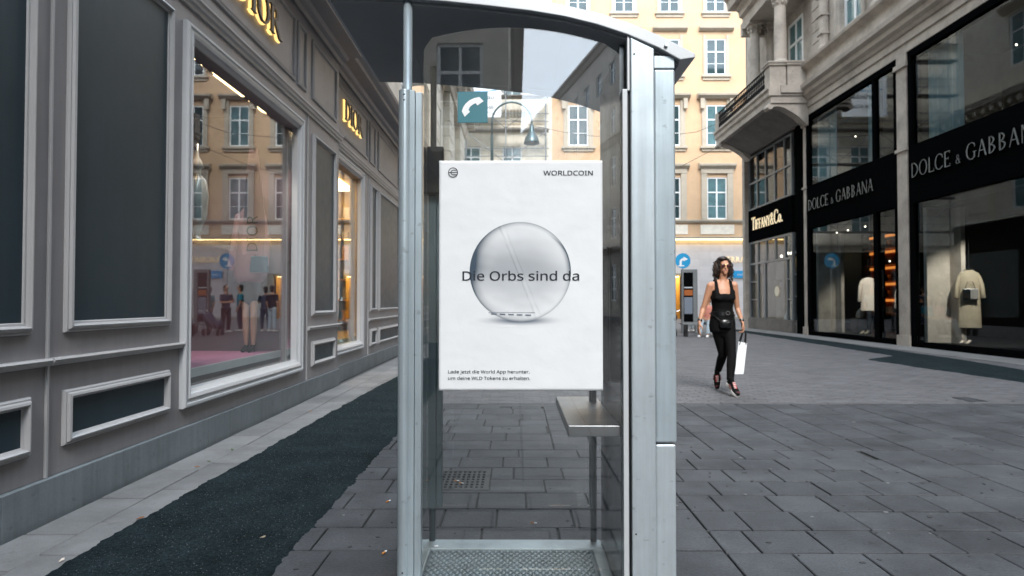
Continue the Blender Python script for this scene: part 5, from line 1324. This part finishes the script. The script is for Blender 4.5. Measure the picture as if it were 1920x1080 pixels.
    b.loft([(0, .01, .76, .168, .128), (0, .01, .80, .172, .132), (0, .01, .86, .172, .13), (0, .005, .93, .162, .118), (0, 0, 1.0, .145, .104)], 26, cap=.15)
    b.ball((0, .01, .765), (.12, .115, .10), 16)
    for s in (-1, 1): b.ball((s * .075, .078, .83), (.085, .065, .095), 14)
    for h, k, a in ((J['lh'], J['lk'], J['la']), (J['rh'], J['rk'], J['ra'])):
        pts = [(h + V3(0, 0, .0), .092), (h.lerp(k, .4), .081), (h.lerp(k, .85), .062), (k, .060), (k.lerp(a, .3), .060), (k.lerp(a, .62), .050), (k.lerp(a, .80), .047)]
        b.loft([(q.x, q.y, q.z, c, c) for q, c in pts], 16, cap=.25)
    fused('trousers', b, .009, 'cloth_black', r, 3)
    b = MB(); b.loft([(0, .002, .965, .160, .117), (0, 0, 1.01, .152, .110)], 30, cap=.05); bl = b.build('belt', 'leather', r, smooth=False)
    b = MB()
    for poly in arcband(0, 0, .030, .026, 0, 360, .009, .009, 20): b.prism([(.030 + x, .992 + z) for x, z in poly], -.128, -.116)
    b.build('buckle', 'chrome', bl)
    b = MB(); b.loft([(.0, -.142, .905, .080, .024), (.0, -.146, .86, .085, .030), (0, -.142, .815, .072, .024)], 18, cap=.3); wb = b.build('waist_bag', 'leather', r, smooth=True)
    b = MB(); b.tube([(-.075, -.13, .90), (-.11, -.10, .935), (-.145, -.05, .965), (-.165, .02, .985)], .008, 6); b.tube([(.075, -.13, .90), (.12, -.09, .94), (.155, -.03, .97)], .008, 6); b.build('strap', 'leather', wb)
    b = MB(); b.box(-.01, .03, -.178, -.170, .872, .892); b.build('clasp', 'chrome', wb)
    for w_, e in ((J['rw'], J['re']), (J['lw'], J['le'])):
        d = (e - w_).normalized(); q = w_ + d * .02; q2 = q + d * .022; b = MB(); b.tube([tuple(q), tuple(q2)], .029, 16); b.build('wristband', 'leather', r)
    b = MB(); q = J['lw'] + (J['le'] - J['lw']).normalized() * .03; b.ball((q.x + .012, q.y - .022, q.z), (.018, .012, .018), 12); b.build('watch', 'black', r)
    # shoes
    def shoe(ank, toe, pitch):
        d = V3(toe.x - ank.x, toe.y - ank.y, toe.z - ank.z); n_ = d.normalized(); L = .245; hl = ank + V3(0, 0, -.0)
        hl = toe - n_ * L; up = V3(0, 0, 1) - n_ * n_.z; up.normalize(); sdv = n_.cross(up)
        f = lambda t, h, sh=0: hl + n_ * (L * t) + up * h + sdv * sh
        b = MB()
        rows = [(0.03, .040, .031, .036), (.18, .055, .034, .046), (.34, .062, .037, .044), (.5, .052, .041, .034), (.72, .040, .045, .026), (.9, .034, .040, .021), (1., .030, .026, .015)]
        b.loft([(*f(t, h), a, c) for t, h, a, c in rows], 14); b.loft([(*f(.16, .06), .036, .046), (*f(.15, .105), .034, .042)], 14)
        sh_ = fused('shoe', b, .0075, 'cloth_black', r, 2)
        b = MB(); poly = [(.0, -.03), (.08, -.038), (.3, -.038), (.55, -.044), (.78, -.047), (.95, -.036), (1.04, -.0), (.95, .036), (.78, .047), (.55, .044), (.3, .038), (.08, .038), (0, .03)]
        A = [b.P(*f(t, .0, s)) for t, s in poly]; B = [b.P(*f(t, .030 if t > .3 else .036, s * .97)) for t, s in poly]; b.face(A[::-1]); b.face(B)
        for i in range(len(poly)): b.face((A[i], A[(i + 1) % len(poly)], B[(i + 1) % len(poly)], B[i]))
        b.build('sole', 'sole', sh_, bevel=.004)
        b = MB(); b.loft([(*f(.38, .098), .020, .008), (*f(.55, .080), .021, .007), (*f(.70, .062), .020, .006)], 10); b.build('tongue', 'red', sh_, smooth=True)
        b = MB()
        for s in (-1, 1): b.loft([(*f(.30, .055, s * .037), .012, .010), (*f(.55, .042, s * .041), .014, .008)], 8)
        b.loft([(*f(.88, .050), .030, .008), (*f(.97, .040), .024, .006)], 10)
        b.build('overlay', 'rust', sh_, smooth=True)
        b = MB()
        for k in range(4): t = .42 + k * .075; b.tube([tuple(f(t, .100 - k * .011, -.020)), tuple(f(t + .02, .106 - k * .011, 0)), tuple(f(t, .100 - k * .011, .020))], .0045, 6)
        b.build('lace', 'sole', sh_)
    shoe(V3(.01, -.24, .1), V3(.052, -.40, .002), 0)
    shoe(V3(.035, .35, .2), V3(.012, .28, .01), 1)
    return r, J
wo, WJ = walking_woman()
# shopping bag
bg_ = empty('shopping_bag', 'tall white paper shopping bag with black handles in the walking woman hand', 'shopping bag', loc=(2.585 + .250, 8.0 - .05, .765))
b = MB()
x0, x1, zt, zb_, dy = -.088, .030, -.135, -.525, .045
tilt = -.055
b.hexa([(x0 + tilt * 1.0, -dy, zb_), (x1 + tilt, -dy, zb_ - .0), (x1 + tilt, dy, zb_), (x0 + tilt, dy, zb_), (x0 + .012, -dy * .55, zt + .01), (x1 - .002, -dy * .55, zt - .01), (x1 - .002, dy * .55, zt - .01), (x0 + .012, dy * .55, zt + .01)])
b.build('bag_body', 'paper_white', bg_, bevel=.004)
for s in (-1, 1):
    b = MB(); b.tube([(x0 + .02, s * dy * .5, zt - .03), (-.02, s * .012, -.02), (0, s * .01, .0), (.02, s * .012, -.02), (x1 - .02, s * dy * .5, zt - .03)], .0075, 8); b.build('handle', 'black', bg_, smooth=True)

def bystander(label, x, y, face, shirt, trous, hairm, seated=False, sc=1., skirt=False, arm=0):
    r = empty('person', label, 'person', loc=(x, y, 0), rz=face); r.scale = (sc, sc, sc); b = MB()
    dz = -.42 if seated else 0.
    if seated: hips = [V3(-.1, 0, .50), V3(.1, 0, .50)]; kn = [V3(-.13, -.42, .50), V3(.11, -.44, .49)]; an = [V3(-.16, -.55, .09), V3(.10, -.60, .09)]
    else: hips = [V3(-.09, 0, .9), V3(.09, 0, .9)]; kn = [V3(-.11, -.03, .48), V3(.11, .0, .48)]; an = [V3(-.12, .02, .09), V3(.13, .02, .09)]
    T_ = [(0, 0, .86 + dz, .15, .11), (0, 0, 1.0 + dz, .14, .10), (0, 0, 1.2 + dz, .165, .115), (0, 0, 1.35 + dz, .16, .10), (0, 0, 1.43 + dz, .07, .06)]
    sh_ = [V3(-.185, 0, 1.38 + dz), V3(.185, 0, 1.38 + dz)]
    if arm == 0: el = [V3(-.25, .03, 1.1 + dz), V3(.25, .03, 1.1 + dz)]; wr_ = [V3(-.24, -.06, .87 + dz), V3(.25, -.08, .88 + dz)]
    else: el = [V3(-.24, -.06, 1.12 + dz), V3(.24, -.04, 1.1 + dz)]; wr_ = [V3(-.1, -.30, 1.18 + dz if not seated else .60), V3(.12, -.32, 1.12 + dz if not seated else .60)]
    b.loft(T_, 16); b.loft([(0, 0, 1.42 + dz, .055, .055), (0, -.01, 1.52 + dz, .05, .052)], 12)
    b.ball((0, 0, 1.635 + dz), (.074, .095, .118), 16); b.loft([(0, -.02, 1.54 + dz, .04, .05), (0, -.015, 1.58 + dz, .06, .075)], 12); b.loft([(0, -.09, 1.65 + dz, .008, .01), (0, -.105, 1.61 + dz, .013, .012)], 8)
    for s in (-1, 1): b.ball((s * .076, .01, 1.62 + dz), (.01, .02, .03), 8)
    for i in (0, 1):
        b.loft([(*q, a, a) for q, a in ((sh_[i], .055), (sh_[i].lerp(el[i], .5), .047), (el[i], .039), (el[i].lerp(wr_[i], .4), .038), (wr_[i], .026))], 12)
        hand(b, wr_[i], wr_[i] - el[i], V3(0, -1, 0) if arm == 0 else V3(0, 0, 1), V3(1 if i == 0 else -1, 0, 0), .35, 1.05)
        b.loft([(*q, a, a) for q, a in ((hips[i], .09), (kn[i], .06), (kn[i].lerp(an[i], .35), .058), (an[i], .036))], 12)
    fused('body', b, .012, 'skin', r, 2)
    b = MB(); b.loft([(a, c, z, p + .015, q + .015) for a, c, z, p, q in T_[:4]] + [(0, 0, 1.41 + dz, .10, .08)], 18, cap=.15)
    for i in (0, 1): b.loft([(*q, a, a) for q, a in ((sh_[i], .068), (sh_[i].lerp(el[i], .75), .06))], 12, cap=.3)
    fused('shirt', b, .014, shirt, r, 2)
    b = MB(); b.loft([(0, 0, .84 + dz, .16, .125), (0, 0, .98 + dz, .155, .115)], 18, cap=.2)
    for i in (0, 1): b.loft([(*q, a, a) for q, a in ((hips[i], .102), (kn[i], .075), (kn[i].lerp(an[i], .5), .07), (kn[i].lerp(an[i], .93), .06))], 12, cap=.3)
    fused('trousers', b, .014, trous, r, 2)
    b = MB(); b.ball((0, .025, 1.665 + dz), (.088, .098, .105), 14); b.ball((0, .05, 1.58 + dz), (.08, .06, .09), 12); fused('hair', b, .012, hairm, r, 1)
    for i in (0, 1):
        b = MB(); q = an[i]; b.loft([(q.x, q.y + .05, .045, .04, .045), (q.x, q.y - .05, .045, .045, .042), (q.x, q.y - .16, .03, .042, .028)], 12); b.build('shoe', 'sole', r, smooth=True)
    return r
# seated pair on a bench, mostly behind the walking woman
bn_ = empty('bench', 'dark low bench under the seated people by the information panel', 'bench', loc=(6.15, 20.9, 0))
for k in range(4): b = MB(); b.box(-.75, .75, -.2 + k * .105, -.11 + k * .105, .40, .44); b.build('slat', 'grey_frame', bn_)
for s in (-.6, .6): b = MB(); b.box(s - .03, s + .03, -.18, .18, 0, .398); b.build('leg', 'black', bn_)
bystander('seated person in coral top and pale grey trousers, half hidden behind the walking woman', 6.28, 20.85, R(-28), 'coral', 'denim', 'hair_light', True, 1., arm=1)
bystander('seated person in teal top with white shoes, bent on the bench behind the woman arm', 5.78, 20.85, R(-10), 'teal_cloth', 'navy', 'hair', True, 1., arm=1).location.x = 6.62
# group seen mirrored in the left shop window
grp = [('standing person in aqua shirt hidden behind the information panel, mirrored in the left shop window', 6.58, 24.2, 20, 'aqua_cloth', 'denim'), ('standing person in black shirt mirrored in the left shop window beside the blue sign', 5.60, 23.5, -60, 'navy', 'cloth_black'),
       ('standing person in teal shirt and navy trousers mirrored in the left shop window', 5.42, 24.3, 70, 'teal_cloth', 'navy'), ('standing person all in dark blue mirrored by the mannequin legs', 4.50, 24.4, 150, 'navy', 'navy'),
       ('standing person in black top and pale trousers mirrored near the window edge', 4.08, 24.0, 200, 'cloth_black', 'denim')]
for i, (lb, x, y, f, s_, t_) in enumerate(grp): bystander(lb, x, y, R(f), s_, t_, 'hair', False, .98 + .02 * (i % 3), arm=i % 2)
# pram peeping out beside the booth
pr = empty('pram', 'small grey pushchair standing beside the lit entrance, cut off by the booth', 'pram', loc=(5.08, 21.4, 0)); pr.scale = (.85, .85, .85)
for x in (-.28, .28):
    for y in (-.2, .2):
        b = MB(RW(0)); b.tube([(y, -x - .02, .14), (y, -x + .02, .14)], .14, 16); b.build('wheel', 'black', pr)
b = MB(); b.tube([(-.28, .24, .14), (.3, .24, .95), (.42, .24, 1.0)], .014, 8); b.tube([(-.28, -.24, .14), (.3, -.24, .95), (.42, -.24, 1.0)], .014, 8); b.tube([(.28, .24, .14), (-.2, .24, .55)], .014, 8); b.tube([(.28, -.24, .14), (-.2, -.24, .55)], .014, 8); b.tube([(.42, -.24, 1.0), (.42, .24, 1.0)], .016, 8); b.build('frame', 'steel_dark', pr)
b = MB(); b.loft([(-.25, 0, .42, .2, .2), (.05, 0, .48, .22, .22), (.2, 0, .75, .2, .2)], 14); b.build('seat', 'navy', pr, smooth=True)

# ================================================================== LITTER
def butt(x, y, rz, lb):
    r = empty('cigarette_butt', lb, 'cigarette butt', 'cigarette butts on the paving', loc=(x, y, .007), rz=R(rz))
    b = MB(); b.tube([(0, 0, 0), (.018, 0, 0)], .0042, 8); b.build('filter', 'orange_butt', r)
    b = MB(); b.tube([(.0182, 0, 0), (.032, 0, 0)], .004, 8); b.build('paper', 'paper_white', r)
def gp(x, y): Y = EYE * FPX / (y - VPY); return ((x - VPX) / FPX * Y, Y)
for x, y, rz, lb in ((995, 979, -15, 'cigarette butt alone on a slab seen through the middle of the booth'), (861, 905, -20, 'cigarette butt lying on the drain grate, right one'), (852, 901, 0, 'cigarette butt lying on the drain grate, left one'), (726, 941, 60, 'cigarette butt in a slab joint just left of the booth post, upper one'), (719, 1037, 70, 'cigarette butt in a slab joint left of the booth post, lower one'), (799, 901, 40, 'cigarette butt between the two left booth posts')):
    X, Y = gp(x, y); butt(X, Y, rz, lb)
def leaf(x, y, mt, lb, s=1):
    X, Y = gp(x, y); b = MB(); b.prism([(0, 0)], 0, 0) if False else None
    pts = [(-.02, 0, .002), (-.008, -.011, .006), (.012, -.009, .004), (.024, 0, .009), (.010, .010, .007), (-.009, .009, .003)]
    s *= .62; A = [b.P(p[0] * s, p[1] * s, p[2] * .7) for p in pts]; B = [b.P(p[0] * s, p[1] * s, p[2] + .0008) for p in pts]; b.face(A[::-1]); b.face(B)
    for i in range(6): b.face((A[i], A[(i + 1) % 6], B[(i + 1) % 6], B[i]))
    o = tag(b.build('fallen_leaf', mt), lb, 'leaf'); o.location = (X, Y, .004); o.rotation_euler = (0, 0, random.uniform(0, 6))
leaf(495, 1007, 'beige', 'pale dry leaf on the dark asphalt strip near the bottom'); leaf(372, 876, 'leaf_brown', 'brown leaf on the pale slabs by the left shop plinth', 1.2)
leaf(437, 844, 'leaf_green', 'green leaf in the slab joint by the left shop plinth', 1.2); leaf(394, 866, 'leaf_green', 'small green sprig in the joint beside the brown leaf', 1)
leaf(265, 972, 'leaf_brown', 'torn brown leaf at the edge of the asphalt below the plinth', 1.4); leaf(120, 1051, 'ivory', 'pale scrap on the slab at the bottom left corner', 1.1); leaf(583, 772, 'leaf_brown', 'reddish leaf at the asphalt edge beside the window bay', 1.4)
X, Y = gp(825, 1035)
b = MB(); b.box(-.008, .008, -.006, .006, 0, .004); o = tag(b.build('paper_scrap', 'paper_white'), 'white paper scrap on the booth floor frame', 'paper scrap'); o.location = (-.352, 2.872, .041); o.rotation_euler = (0, 0, .4)
